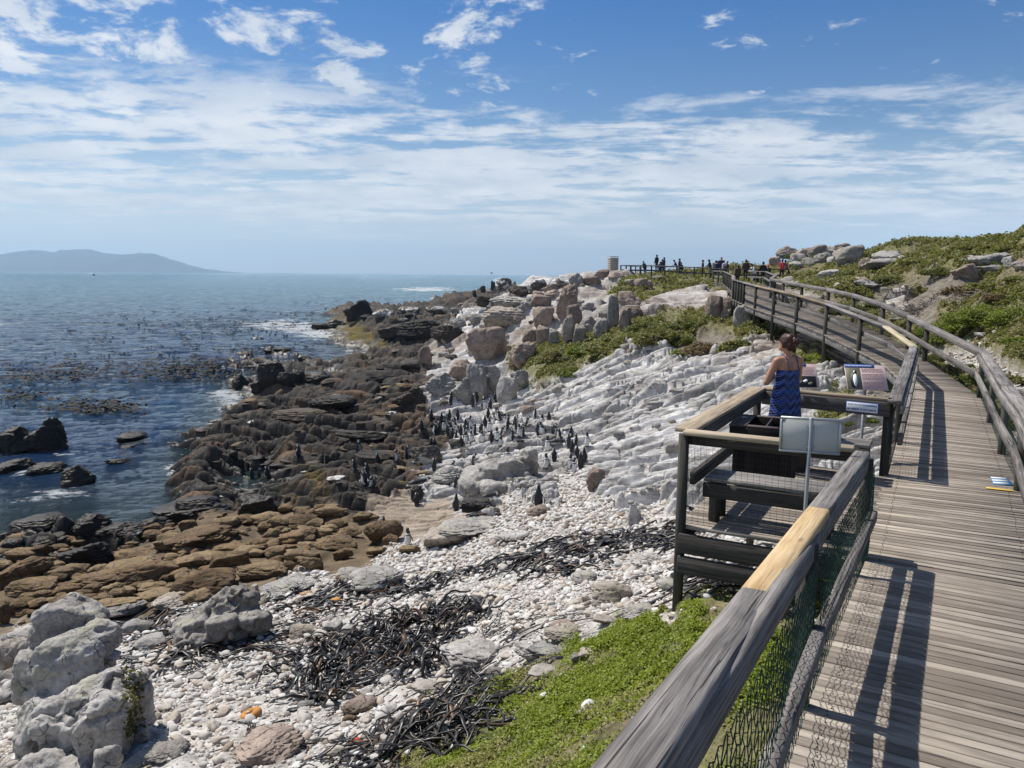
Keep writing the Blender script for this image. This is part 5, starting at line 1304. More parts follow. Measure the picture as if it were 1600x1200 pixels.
# rubble on shelf and ridge (anonymous)
n = tries = 0
while n < 150 and tries < 6000:
    tries += 1; u = RND.uniform(330, 1000); v = RND.uniform(450, 790)
    p = at(u, v)
    if p.z < .05 or p.xy.length > 140: continue
    d_, w_, k_ = mask_at(p, 1), mask_at(p, 0), mask_at(p, 6)
    if d_+k_+w_*.5 < .5 or (w_ > .5 and u > 860 and v > 540): continue
    n += 1; w = RND.uniform(10, 30); mk = RND.choice(['rock_black', 'rock_black', 'rock_black', 'rock_guano', 'rock_brown']) if d_ > .5 else 'rock_guano' if (u < 760 and v > 560) else RND.choice(['rock_grey', 'rock_white', 'rock_pink'])
    if d_ > .5 and p.z < .5: mk = 'rock_dark'
    grp = {'rock_black': ('broken dark rock on the rocky shelf', 'dark rubble of the shelf'), 'rock_dark': ('broken black wet rock low on the rocky shelf', 'wet rubble of the shelf')}.get(mk, ('broken rusty brown rock on the rocky shelf', 'rusty rubble of the shelf') if mk == 'rock_brown' else ('broken guano splashed rock of the shelf', 'guano splashed rubble') if mk == 'rock_guano' else ('broken pale rock of the ridge and ledges', 'pale rubble of the ridge'))
    put_rock(u, v, w, w*(RND.uniform(.22, .4) if d_ > .5 else RND.uniform(.35, .65)), 'slab' if d_ > .5 else RND.choice(['crag', 'slab', 'block']), mk, grp[0], name='broken_rock', cat='rock', group=grp[1], sink=.25)

n = tries = 0
while n < 130 and tries < 5000:
    tries += 1; u, v = (RND.uniform(640, 1000), RND.uniform(440, 560)) if RND.random() < .5 else (RND.uniform(650, 1060), RND.uniform(570, 790))
    p = at(u, v)
    if p.z < .5 or p.xy.length > 120 or mask_at(p, 0)+mask_at(p, 6) < .5: continue
    n += 1; w = RND.uniform(7, 19) if RND.random() < .85 else RND.uniform(20, 32); far_ = v < 560
    put_rock(u, v, w, w*RND.uniform(.35, .75), RND.choice(['block', 'crag', 'slab', 'block']), RND.choice(['rock_grey', 'rock_white', 'rock_pink'] if far_ else ['rock_white', 'rock_white', 'rock_grey']),
             'small angular pale rock of the boulder ridge' if far_ else 'small angular white rock lying loose on the pale ledges', name='broken_rock', cat='rock', group='small rocks of the ridge' if far_ else 'loose rocks on the pale ledges', sink=.25)

# ------------------------------------------------------------------ pebbles
def pebble_proto(i):
    V, F = rock_shape(900+i, 3, 10, .08, 8, 0, 0, .01); V = V/((V.max(0)-V.min(0))/2); me = np_mesh('pebble', V, F, True); me.materials.append(M['pebble']); return me
PB = [pebble_proto(i) for i in range(6)]
n = 0
for _ in range(4000):
    if n >= 290: break
    u, v = RND.uniform(0, 1075), RND.uniform(800, 1200)
    p = at(u, v)
    if mask_at(p, 4) < .75: continue
    n += 1; D = depth_of(p); w = RND.uniform(13, 30)*(.55+.45*(v-800)/400)*D/1200
    o = bpy.data.objects.new('pebble', PB[n % 6]); C.objects.link(o); f = RND.uniform(.6, .85); hh = w*RND.uniform(.4, .6)
    o.scale = (w/2, w*f/2, hh/2); o.rotation_euler = (RND.uniform(-.3, .3), RND.uniform(-.3, .3), RND.uniform(0, 6)); o.location = (p.x, p.y, ground(p.x, p.y)+hh*.28)
    tag(o, 'one of the larger loose rounded pebbles scattered over the white beach', 'pebble', 'larger pebbles of the beach')
def scatter(weight, n, rmax=None, rmin=0):
    """random points on the ground grid; denser close by, as the grid is"""
    w = weight.copy()
    if rmax: w = w*(RR < rmax)
    if rmin: w = w*(RR > rmin)
    w = w.ravel().astype(np.float64); c = np.cumsum(w); c /= c[-1]
    k = np.searchsorted(c, RG.random(n)); i, j = np.divmod(k, NR)
    i = np.clip(i, 0, NA-2); j = np.clip(j, 0, NR-2); a = RG.random(n); b = RG.random(n)
    f = lambda T: (T[i, j]*(1-a)+T[i+1, j]*a)*(1-b)+(T[i, j+1]*(1-a)+T[i+1, j+1]*a)*b
    return f(XX), f(YY), f(ZZ), f(RR)
def loose_pebbles():
    wt = np.clip((CW[..., 4]+.30*CW[..., 5]*(RR < 14)-.25)*2, 0, 1)*np.clip((RR-3)/2, 0, 1)
    # uniform over area inside 20 m
    area = RR**2
    Vs, Fs, Rs, n0 = [], [], [], 0
    for (N, lo, hi, sub, rmin, rmax, pw) in ((16000, .022, .05, 2, 3, 11.5, 1.0), (15000, .03, .065, 1, 9.5, 19, .8), (4500, .06, .12, 2, 5, 19, .8), (2500, .06, .14, 1, 14, 30, .6)):
        x, y, z, r = scatter(wt*(area/100)**pw, N, rmax, rmin)
        d, F = ico(sub); 
        size = lo+(hi-lo)*RG.random(N)**2.2
        sc = np.stack([np.ones(N), RG.uniform(.6, .95, N), RG.uniform(.4, .65, N)], 1)*(size[:, None]*.5*1.35)
        an = RG.random(N)*6.3; ca, sa = np.cos(an), np.sin(an)
        tx, ty = RG.normal(size=N)*.25, RG.normal(size=N)*.25
        D = d[None]*(1+.12*RG.normal(size=(N, len(d), 1)) if sub == 1 else 1+.16*fbm3(d*1.3+3, 2, 4)[None, :, None])
        L = D*sc[:, None]
        X = L[..., 0]*ca[:, None]-L[..., 1]*sa[:, None]; Y = L[..., 0]*sa[:, None]+L[..., 1]*ca[:, None]; Z = L[..., 2]+X*tx[:, None]+Y*ty[:, None]
        V = np.stack([X+x[:, None], Y+y[:, None], Z+(z+sc[:, 2]*.35)[:, None]], -1).reshape(-1, 3)
        Fi = (F[None]+(np.arange(N)*len(d))[:, None, None]).reshape(-1, 3)
        Vs.append(V); Fs.append(Fi+n0); n0 += len(V); Rs.append(np.repeat(RG.random(N), len(d)))
    me = np_mesh('pebbles', np.concatenate(Vs), np.concatenate(Fs), True, dict(rnd=np.concatenate(Rs)))
    tag(link('pebbles', me, M['pebbles']), 'countless small white and grey pebbles covering the beach', 'pebbles', kind='stuff')
loose_pebbles()

# ------------------------------------------------------------------ kelp
def kelp_pile(label, outline, n, along=0.0, rad=(.011, .022), height=.22, lens=(.5, 1.7)):
    """tangled stalks heaped inside an outline given in photo pixels"""
    us = [p[0] for p in outline]; vs = [p[1] for p in outline]
    def inside(u, v):
        c = False; j = len(outline)-1
        for i in range(len(outline)):
            (x1, y1), (x2, y2) = outline[i], outline[j]
            if (y1 > v) != (y2 > v) and u < (x2-x1)*(v-y1)/(y2-y1)+x1: c = not c
            j = i
        return c
    mb = MB(); k = 0; t = 0; cen = None
    while k < n and t < n*20:
        t += 1; u, v = RND.uniform(min(us), max(us)), RND.uniform(min(vs), max(vs))
        if not inside(u, v): continue
        p = at(u, v); k += 1
        if cen is None: cen = p.copy()
        L = RND.uniform(*lens); st = .085; a = (along+RND.gauss(0, .45)) if RND.random() < .6 and along else RND.uniform(0, 6.28)
        r = RND.uniform(*rad)*max(1, depth_of(p)/11); up = RND.random()**1.6*height; pts = []; x, y = p.x, p.y; curl = RND.gauss(0, .5)
        nst = int(L/st)+2; ph = RND.random()*6
        for q in range(nst):
            z = ground(x, y)+r*.6+up*math.sin(math.pi*min(1, (q+.5)/nst))*(.6+.4*math.sin(q*.9+ph))
            pts.append((x, y, max(z, ground(x, y)+.004))); a += RND.gauss(0, .30)+curl*.22; x += math.cos(a)*st; y += math.sin(a)*st
        taper = [r*(1-.55*q/(nst-1)) for q in range(nst)]
        if RND.random() < .25: taper[-1] = r*1.7; taper[-2] = r*1.4
        if RND.random() < .45: mb.tube(pts, [t_*RND.uniform(1.3, 2.0) for t_ in taper], 6, flat=.22)
        else: mb.tube(pts, taper, 5)
    o = mb.build('kelp_heap', M['kelp'], None, True, cen); return tag(o, label, 'kelp')
kelp_pile('thick black tangle of kelp in the centre of the pebble beach', [(445, 1035), (520, 1000), (590, 965), (650, 950), (745, 945), (760, 965), (700, 1000), (690, 1040), (600, 1055), (560, 1062), (520, 1100), (470, 1090), (440, 1060)], 640, 0, rad=(.012, .026), height=.26, lens=(.25, .75))
kelp_pile('dark kelp bed between the slab outcrop and the white whaleback boulder', [(415, 935), (480, 915), (580, 930), (640, 915), (700, 905), (690, 930), (600, 945), (520, 965), (470, 985), (430, 975), (405, 960)], 130, .54, rad=(.012, .024), height=.12, lens=(.3, .9))
kelp_pile('long line of kelp stalks running up towards the viewing bay', [(600, 918), (700, 898), (800, 868), (870, 842), (960, 834), (1065, 824), (1070, 866), (1000, 856), (930, 866), (880, 905), (830, 900), (780, 890), (700, 906), (620, 928)], 300, -.52, rad=(.012, .024), height=.13, lens=(.4, 1.1))
kelp_pile('kelp straggling under the floor of the viewing bay', [(1090, 880), (1160, 870), (1190, 900), (1150, 930), (1095, 925)], 90, 0, height=.12)
kelp_pile('kelp heap spilling over the grass at the bottom', [(570, 1180), (640, 1115), (690, 1085), (745, 1070), (760, 1090), (720, 1130), (700, 1170), (650, 1200), (580, 1205)], 260, .93, height=.18, lens=(.4, 1.1), rad=(.009, .018))
kelp_pile('kelp stalks lying around the foot of the tilted slab outcrop', [(205, 1010), (300, 1005), (420, 985), (430, 1005), (330, 1030), (240, 1055), (215, 1040)], 110, .2, height=.12)
kelp_pile('straight kelp stalks draped above the pale outcrop', [(165, 985), (270, 950), (290, 975), (220, 1000), (175, 1005)], 40, .2, height=.1, lens=(1, 2.4))
kelp_pile('thin kelp scraps near the large pale rectangular boulder', [(600, 1030), (820, 975), (850, 985), (790, 1010), (690, 1060), (610, 1060)], 60, .5, height=.05, rad=(.006, .012))
kelp_pile('few kelp strands across the bottom of the beach', [(430, 1130), (560, 1150), (640, 1190), (560, 1200), (430, 1190)], 26, .4, height=.03, rad=(.006, .012))
kelp_pile('small scrap of kelp on the pebbles by a holed orange sponge', [(385, 1135), (405, 1130), (400, 1160), (382, 1160)], 9, 1.2, height=.03, rad=(.006, .010), lens=(.2, .5))
def float_kelp():
    mb = MB(); rg = RND
    beds = [(300, 500, 190, 16, 150), (400, 508, 120, 12, 130), (330, 522, 150, 8, 60), (60, 585, 110, 14, 120), (250, 580, 130, 16, 150), (330, 575, 60, 12, 90), (20, 620, 50, 10, 40), (130, 637, 80, 10, 70), (190, 640, 40, 6, 30), (430, 545, 60, 6, 40), (330, 593, 90, 8, 50), (570, 605, 60, 8, 0), (560, 470, 160, 6, 60), (500, 490, 90, 6, 50), (60, 560, 200, 40, 50), (400, 575, 150, 20, 60), (250, 540, 260, 22, 70)]
    for (cu, cv, su, sv, n) in beds:
        for _ in range(n):
            u, v = rg.gauss(cu, su*.6), rg.gauss(cv, sv*.6)
            if v < 450: continue
            d = ray(u, v); p = Vector(d*(-E/d[2]))+Vector((0, 0, E))
            if -ground(p.x, p.y) < .15 and p.xy.length < 300: continue
            s = rg.uniform(.22, .6)*(1 if p.xy.length < 60 else 1.35)
            for b in range(rg.randint(2, 5)):
                a = rg.uniform(0, 6.28); L = s*rg.uniform(.5, 1.1); dx, dy = math.cos(a), math.sin(a); w = rg.uniform(.05, .13); x, y = p.x+rg.gauss(0, s*.6), p.y+rg.gauss(0, s*.35)
                V = []; hgt = rg.uniform(.03, .13)
                for q in range(4):
                    t = q/3; cx, cy = x+dx*L*t, y+dy*L*t; z = .05+hgt*math.sin(t*2.6); ww = w*(1-.7*t)
                    V += [(cx-dy*ww, cy+dx*ww, z), (cx+dy*ww, cy-dx*ww, z+.03)]
                mb.raw(V, [(0, 1, 3, 2), (2, 3, 5, 4), (4, 5, 7, 6)])
    tag(mb.build('floating_kelp', M['kelp_wet'], None, True), 'beds of dark kelp floating on the sea off the rocks', 'kelp', kind='stuff')
float_kelp()
# ------------------------------------------------------------------ plants
G_ = np.clip((CW[..., 5]-.30)*2.2, 0, 1)
def cover(name, label, N, rmin, rmax, smin, smax, mat, prop=False, hgt=.05, thin=0):
    w = G_.copy()
    if thin: w = w*np.clip(fbm2(XX/1.1+9, YY/1.1, 4, 444)*4.6+.55, .02, 1)*np.clip(fbm2(XX/.45, YY/.45, 3, 446)*3+.9, .15, 1)
    x, y, z, r = scatter(w, N, rmax, rmin)
    s = RG.uniform(smin, smax, N)*(r if prop else 1)
    z = z+RG.random(N)*hgt*(r*.16 if prop else 1)
    V, F = leaf_quads(x, y, z, s)
    me = np_mesh(name, V, F, False, dict(rnd=np.repeat(RG.random(N), 4)))
    tag(link(name, me, M[mat]), label, 'plants', kind='stuff')
cover('ground_cover', 'low bright green succulent plants carpeting the ground by the near railing', 230000, 2.5, 13, .008, .021, 'leaf', False, .05, 1)
cover('ground_cover', 'green ground cover among the rocks and over the hillside', 330000, 13, 90, .0012, .0026, 'leaf_far', True, .035, 1)

def shrub(u, v, w, h, mat, label, name='shrub', cat='shrub', dens=2.2, stems=True, leafpx=2.3):
    h = h*.55
    p = at(u, v); D = depth_of(p); W, H = w*D/1200, h*D/1200; H = max(H, .12)
    dv = Vector((p.x, p.y, 0)).normalized(); q = p+dv*W*.3; q.z = min(p.z, ground(q.x, q.y))
    t = empty(name, q); tag(t, label, cat)
    N = int(min(14000, max(500, w*h*1.5*dens)))
    sd_ = RND.randrange(999)
    d = RG.normal(size=(N, 3)); d[:, 2] = np.abs(d[:, 2])*.9+.02; d /= np.linalg.norm(d, axis=1, keepdims=True)
    rad = (.62+.40*RG.random(N)**.6)*(1+.55*fbm3(d*2.3+sd_, 4, sd_))
    X = d*rad[:, None]*np.array([W*.52, W*.36, H*1.02]); 
    keep = fbm3(X/max(W, H)*7+sd_, 3, sd_+4) > -.28
    yaw = -math.atan2(p.x, p.y); c, s = math.cos(yaw), math.sin(yaw); X = X[keep]; X = np.stack([X[:, 0]*c-X[:, 1]*s, X[:, 0]*s+X[:, 1]*c, X[:, 2]], 1)
    size = RG.uniform(.6, 1.25, len(X))*leafpx*D/1200
    V, F = leaf_quads(X[:, 0], X[:, 1], X[:, 2], size, .9)
    me = np_mesh('foliage', V, F, False, dict(rnd=np.repeat(RG.random(len(X)), 4))); link('foliage', me, M[mat], t)
    if stems:
        b = MB()
        for k in range(9):
            a = RND.uniform(0, 6.28); L = RND.uniform(.5, .95); e = Vector((math.cos(a)*W*.42*L, math.sin(a)*W*.3*L, H*RND.uniform(.4, .9)))
            b.tube([q, q+e*.5+Vector((0, 0, H*.12)), q+e], [.012*max(W, .5), .009*max(W, .5), .004*max(W, .5)], 4)
        b.build('stems', M['twig'], t, True)
SHR = [
 (1035, 540, 90, 46, 'leaf_far', 'green mounded shrub left of the dry brown bush'), (1010, 520, 60, 26, 'leaf_dark', 'dark green shrub above the mounded one on the white ledge'),
 (1075, 520, 70, 34, 'leaf_dark', 'dark green shrub behind the dry brown bush'), (1108, 552, 84, 34, 'leaf_dry', 'dry brown dome shaped bush on the ledge'), (1150, 548, 56, 40, 'leaf_far', 'green shrub to the right of the dry brown bush'),
 (1068, 556, 40, 16, 'leaf_bright', 'bright green cushion in front of the dry brown bush'), (1190, 517, 26, 18, 'leaf_bright', 'small bright plant growing by a ramp post'),
 (868, 572, 60, 40, 'leaf_far', 'green mound in the hollow below the pillars'), (905, 560, 60, 26, 'leaf_bright', 'bright green strip of plants below the pillars'), (945, 552, 70, 24, 'leaf_far', 'green cushion plants right of the pillars'), (890, 590, 40, 20, 'leaf_bright', 'bright plants at the lower end of the green hollow'),
 (1312, 655, 40, 16, 'leaf_bright', 'green clump behind the bay rail, left of the sign post'), (1355, 655, 40, 18, 'leaf_bright', 'green clump behind the bay rail, right of the sign post'), (1275, 565, 50, 14, 'leaf_bright', 'low green plants in shade below the ramp'),
 (1435, 556, 44, 30, 'leaf_far', 'olive creeper hugging the bend post'), (1462, 568, 46, 30, 'leaf_far', 'olive creeper spilling on the deck past the bend, upper clump'), (1490, 590, 46, 32, 'leaf_far', 'green creeper spilling on the deck edge, middle clump'), (1512, 610, 40, 34, 'leaf_bright', 'green creeper spilling on the deck edge, lower clump'), (1526, 628, 26, 30, 'leaf_bright', 'bright creeper at the foot of the right rail bend'),
 (1420, 512, 26, 18, 'leaf_far', 'small shrub inside the ramp railing by the bend'), (1455, 524, 60, 22, 'leaf_bright', 'bright low plants behind the right rail, near the bend'), (1560, 512, 140, 56, 'leaf_bright', 'large bright green mound on the right slope'), (1500, 520, 70, 26, 'leaf_bright', 'bright green mound left of the large one'), (1480, 535, 70, 16, 'leaf_bright', 'flat green patch by the right rail bend'),
 (1590, 540, 50, 22, 'leaf_bright', 'green cushion under the large bright mound at the frame edge'), (1575, 600, 50, 22, 'leaf_far', 'olive clump on the gravel beyond the right rail'), (1592, 660, 40, 20, 'leaf_far', 'olive clump low at the right frame edge'),
 (1530, 388, 80, 14, 'leaf_dark', 'dark bush on the skyline at the top of the hill'), (1585, 392, 60, 18, 'leaf_far', 'bush on the skyline at the right frame edge'), (1535, 378, 24, 8, 'leaf_dark', 'rounded small bush topping the skyline'), (1470, 394, 70, 10, 'leaf_far', 'low scrub on the skyline left of the hilltop bush'), (1385, 396, 50, 8, 'leaf_far', 'low scrub on the skyline right of the hilltop rocks'), (1240, 404, 24, 16, 'leaf_dark', 'green bush wedged in the left of the hilltop rocks'), (1360, 392, 22, 8, 'leaf_dark', 'small bush touching the right end of the hilltop rocks'),
 (1480, 430, 80, 22, 'leaf_dark', 'dark scrub patch left of the white hillside cluster'), (1440, 412, 70, 16, 'leaf_far', 'olive scrub beyond the long pale slabs'), (1560, 452, 90, 22, 'leaf_far', 'olive scrub under the right hillside cluster'), (1400, 442, 70, 18, 'leaf_dark', 'dark scrub in the middle of the slope'), (1330, 432, 50, 16, 'leaf_far', 'olive scrub left of the brown boulder on the slope'), (1270, 432, 50, 14, 'leaf_far', 'olive scrub right of the platform end'), (1250, 448, 40, 12, 'leaf_dark', 'dark scrub behind the upper ramp handrail'), (1380, 478, 70, 22, 'leaf_dark', 'dark scrub behind the middle of the ramp handrail'), (1320, 492, 70, 26, 'leaf_dark', 'dark shrubs seen through the ramp railing'), (1350, 508, 60, 20, 'leaf_far', 'olive shrubs seen through the ramp railing, lower clump'), (1510, 462, 80, 26, 'leaf_dry', 'grey dry bush under the pinkish crag'), (1570, 470, 60, 24, 'leaf_dry', 'grey dry bush at the right of the slope'), (1430, 460, 50, 18, 'leaf_far', 'olive clump above the dead branches'), (1590, 440, 40, 18, 'leaf_far', 'olive clump at the right frame edge under the grey slab'),
]
for s in SHR: shrub(*s)
def dead_branches(u, v, w, h, label, n=40):
    p = at(u, v); D = depth_of(p); W, H = w*D/1200, h*D/1200; t = MB()
    for k in range(n):
        x, y = p.x+RND.gauss(0, W*.15), p.y+RND.gauss(0, W*.12); z = ground(x, y); a = RND.uniform(0, 6.28); L = RND.uniform(.3, .8)*W*.6; pts = []; e = RND.uniform(.05, 1.0)
        for q in range(5):
            pts.append((x, y, z)); a += RND.gauss(0, .5); x += math.cos(a)*L/5; y += math.sin(a)*L/5; z = max(z+e*RND.uniform(-.3, 1.0)*H/4, ground(x, y)+.02)
        r = RND.uniform(.007, .02)*max(1, D/22); t.tube(pts, [r, r*.85, r*.7, r*.5, r*.3], 4)
    tag(t.build('brushwood', M['twig'], None, True, p), label, 'dead branches')
dead_branches(1430, 488, 90, 34, 'large tangle of grey dead branches beside the right railing', 110)
dead_branches(1400, 455, 80, 26, 'pale dead twigs in the scrub on the middle slope', 50)
dead_branches(1345, 448, 40, 18, 'dead twigs by the reddish rock above the ramp', 24)
dead_branches(1530, 462, 90, 24, 'grey dead twigs sticking out of the dry bush', 60)
dead_branches(1458, 420, 30, 28, 'upright dead branch on the slope beneath the skyline', 14)
dead_branches(1425, 396, 20, 14, 'bare twigs standing on the skyline', 8)
dead_branches(1500, 575, 60, 14, 'bleached dead sticks on gravel past the right rail', 30)
dead_branches(1560, 590, 50, 16, 'bleached sticks near the right frame edge', 24)
dead_branches(780, 1090, 60, 26, 'weathered driftwood stick on the grass edge', 6)
def sponge():
    p = at(392, 1120); b = MB(); R, r = .07, .042; V = []; F = []
    for i in range(16):
        a = i/16*6.283
        for j in range(8):
            q = j/8*6.283; V.append((p.x+(R+r*math.cos(q))*math.cos(a)*1.15, p.y+(R+r*math.cos(q))*math.sin(a), p.z+.03+r*1.1*math.sin(q)+.03*math.cos(a)))
    for i in range(16):
        for j in range(8): F.append((i*8+j, ((i+1) % 16)*8+j, ((i+1) % 16)*8+(j+1) % 8, i*8+(j+1) % 8))
    b.raw(V, F); tag(b.build('sponge', plain('orange_sponge', (.42, .20, .06), .9, .3, 30), None, True, p), 'orange ring shaped sponge with a hole lying on the pebbles', 'sponge')
sponge()
def scrap(u, v, w, label, col):
    p = at(u, v); V, F = rock_shape(77+int(u), 2, 8, .2); s = w*depth_of(p)/1200; me = np_mesh('shell_scrap', V*s*.6*np.array([1, .8, .5]), F, True); tag(link('scrap', me, plain('scrap_'+str(int(u)), col, .7, .2, 20), None, p+Vector((0, 0, s*.2))), label, 'scrap')
scrap(558, 1158, 12, 'small red scrap on the pebbles near the bottom', (.36, .06, .03)); scrap(672, 1172, 18, 'orange and white shell in the kelp on the grass', (.48, .28, .13)); scrap(525, 940, 16, 'orange scrap in the kelp bed', (.45, .22, .06)); scrap(478, 933, 18, 'tan scrap at the back of the kelp bed', (.40, .26, .14))

# ------------------------------------------------------------------ penguins
def remeshed(parts, voxel, mats, smooth_it=2):
    """fuse tapered capsules / ellipsoids into one continuous skin; parts = (p0, p1, r0, r1, material index[, squash])"""
    d, F = ico(2); Vs, Fs, n = [], [], 0
    for pr in parts:
        p0, p1, r0, r1 = np.array(pr[0]), np.array(pr[1]), pr[2], pr[3]; sq = np.array(pr[5]) if len(pr) > 5 else np.ones(3)
        k = max(2, int(np.linalg.norm(p1-p0)/(min(r0, r1)*.5))+1)
        for t in np.linspace(0, 1, k):
            Vs.append(d*(r0+(r1-r0)*t)*sq+p0+(p1-p0)*t); Fs.append(F+n); n += len(d)
    me = np_mesh('tmp', np.concatenate(Vs), np.concatenate(Fs)); o = bpy.data.objects.new('tmp', me); C.objects.link(o)
    md = o.modifiers.new('r', 'REMESH'); md.mode = 'VOXEL'; md.voxel_size = voxel
    sm = o.modifiers.new('s', 'SMOOTH'); sm.iterations = smooth_it
    bpy.context.view_layer.update(); m2 = bpy.data.meshes.new_from_object(o.evaluated_get(bpy.context.evaluated_depsgraph_get())); bpy.data.objects.remove(o)
    n = len(m2.polygons); c = np.empty(n*3, np.float32); m2.polygons.foreach_get('center', c); c = c.reshape(-1, 3)
    best = np.full(n, 9e9); mi = np.zeros(n, np.int32)
    for pr in parts:
        p0, p1 = np.array(pr[0], float), np.array(pr[1], float); ax = p1-p0; L2 = max((ax*ax).sum(), 1e-9)
        t = np.clip(((c-p0)@ax)/L2, 0, 1); q = p0+t[:, None]*ax; sq = np.array(pr[5]) if len(pr) > 5 else np.ones(3)
        dd = np.linalg.norm((c-q)/sq, axis=1)-(pr[2]+(pr[3]-pr[2])*t)
        w = dd < best; mi[w] = pr[4]; best = np.minimum(best, dd)
    m2.materials.clear()
    for m in mats: m2.materials.append(m)
    m2.polygons.foreach_set('material_index', mi); m2.polygons.foreach_set('use_smooth', np.ones(n, bool)); m2.update(); return m2, c
P_black = plain('penguin_back', (.024, .024, .027), .55, .3, 20); P_white = plain('penguin_front', (.66, .65, .62), .7, .08, 20); P_bill = plain('penguin_bill', (.02, .02, .02), .4, .2); P_foot = plain('penguin_feet', (.03, .027, .025), .6, .3)
P_grey = plain('penguin_chick_grey', (.09, .088, .085), .7, .3, 20)
def penguin_meshes(pose):
    if pose == 'upright': ax = [(0, .02, .05), (0, .03, .16), (0, .015, .30), (0, .0, .42)]; hd = (0, .035, .515)
    elif pose == 'hunched': ax = [(0, 0, .05), (0, .05, .16), (0, .06, .28), (0, .06, .36)]; hd = (0, .10, .43)
    else: ax = [(0, -.16, .09), (0, -.06, .11), (0, .08, .12), (0, .19, .13)]; hd = (0, .28, .17)
    q = (1, .9, 1) if pose != 'prone' else (1, 1, .85)
    parts = [(ax[0], ax[1], .075, .105, 0, q), (ax[1], ax[2], .105, .095, 0, q), (ax[2], ax[3], .095, .055, 0, q), (ax[3], hd, .056, .052, 0), (hd, (hd[0], hd[1]+.02, hd[2]), .058, .050, 0)]
    tl = (0, ax[0][1]-.10, .03) if pose != 'prone' else (0, -.27, .05); parts.append((ax[0], tl, .05, .015, 0))
    me, c = remeshed(parts, .016, [P_black, P_white])
    mi = np.zeros(len(c), np.int32)
    if pose == 'prone': belly = (c[:, 2] < .085) & (c[:, 1] < .2)
    else:
        yc = np.interp(c[:, 2], [a[2] for a in ax], [a[1] for a in ax]); belly = (c[:, 1] > yc+.008) & (c[:, 2] < ax[3][2]-.02) & (c[:, 2] > .04)
        band = (c[:, 2] > ax[2][2]+.035) & (c[:, 2] < ax[2][2]+.062); belly &= ~band
    mi[belly] = 1
    cheek = (np.abs(c[:, 0]) > .022) & (c[:, 2] > hd[2]-.045) & (c[:, 1] < hd[1]+.012) & (c[:, 1] > hd[1]-.04) & (c[:, 2] < hd[2]+.03); mi[cheek] = 1
    me.polygons.foreach_set('material_index', mi)
    ch = []
    b = MB(); b.tube([(hd[0], hd[1]+.05, hd[2]-.005), (hd[0], hd[1]+.09, hd[2]-.010), (hd[0], hd[1]+.118, hd[2]-.022)], [.018, .012, .004], 6); ch.append(('bill', b, P_bill))
    for s in (-1, 1):
        b = MB()
        if pose == 'prone': a, e = Vector((s*.09, .12, .13)), Vector((s*.15, -.08, .06))
        else: a, e = Vector((s*.085, ax[2][1], ax[2][2]+.03)), Vector((s*.135, ax[1][1]-.05, ax[1][2]-.02))
        m_ = a.lerp(e, .5)+Vector((s*.018, 0, 0)); V = []
        for (p_, w_) in ((a, .022), (m_, .032), (e, .010)):
            for dy, dx in ((-w_, 0), (0, .009), (w_, 0), (0, -.009)): V.append((p_.x+dx, p_.y+dy, p_.z))
        F = [(i*4+j, i*4+(j+1) % 4, (i+1)*4+(j+1) % 4, (i+1)*4+j) for i in range(2) for j in range(4)]+[(3, 2, 1, 0), (8, 9, 10, 11)]
        b.raw(V, F); ch.append(('flipper', b, P_black))
        b = MB(); y0 = .03 if pose != 'prone' else -.25
        b.tube([(s*.045, y0-.01, .035), (s*.05, y0+.05, .014), (s*.055, y0+.085, .008)], [.024, .022, .010], 6); ch.append(('foot', b, P_foot))
    return me, ch
PENG = {}
for pose in ('upright', 'hunched', 'prone'):
    me, ch = penguin_meshes(pose); lst = []
    for nm, b, m in ch:
        o = b.build(nm, m, None, True); lst.append((nm, o.data)); bpy.data.objects.remove(o)
    PENG[pose] = (me, lst)
def penguin(u, v, px, pose, yaw, label, group=None, dz=0.0):
    p = at(u, v); me, ch = PENG[pose]
    o = bpy.data.objects.new('penguin', me); C.objects.link(o); h = .56 if pose != 'prone' else .26
    hh = 1.12*px*depth_of(p)/1200; s = min(max(hh/h, .78), 1.4)
    o.location = p+Vector((0, 0, dz-.01)); o.scale = (s, s, s); o.rotation_euler.z = yaw; tag(o, label, 'penguin', group)
    for nm, m in ch:
        c = bpy.data.objects.new(nm, m); C.objects.link(c); c.parent = o
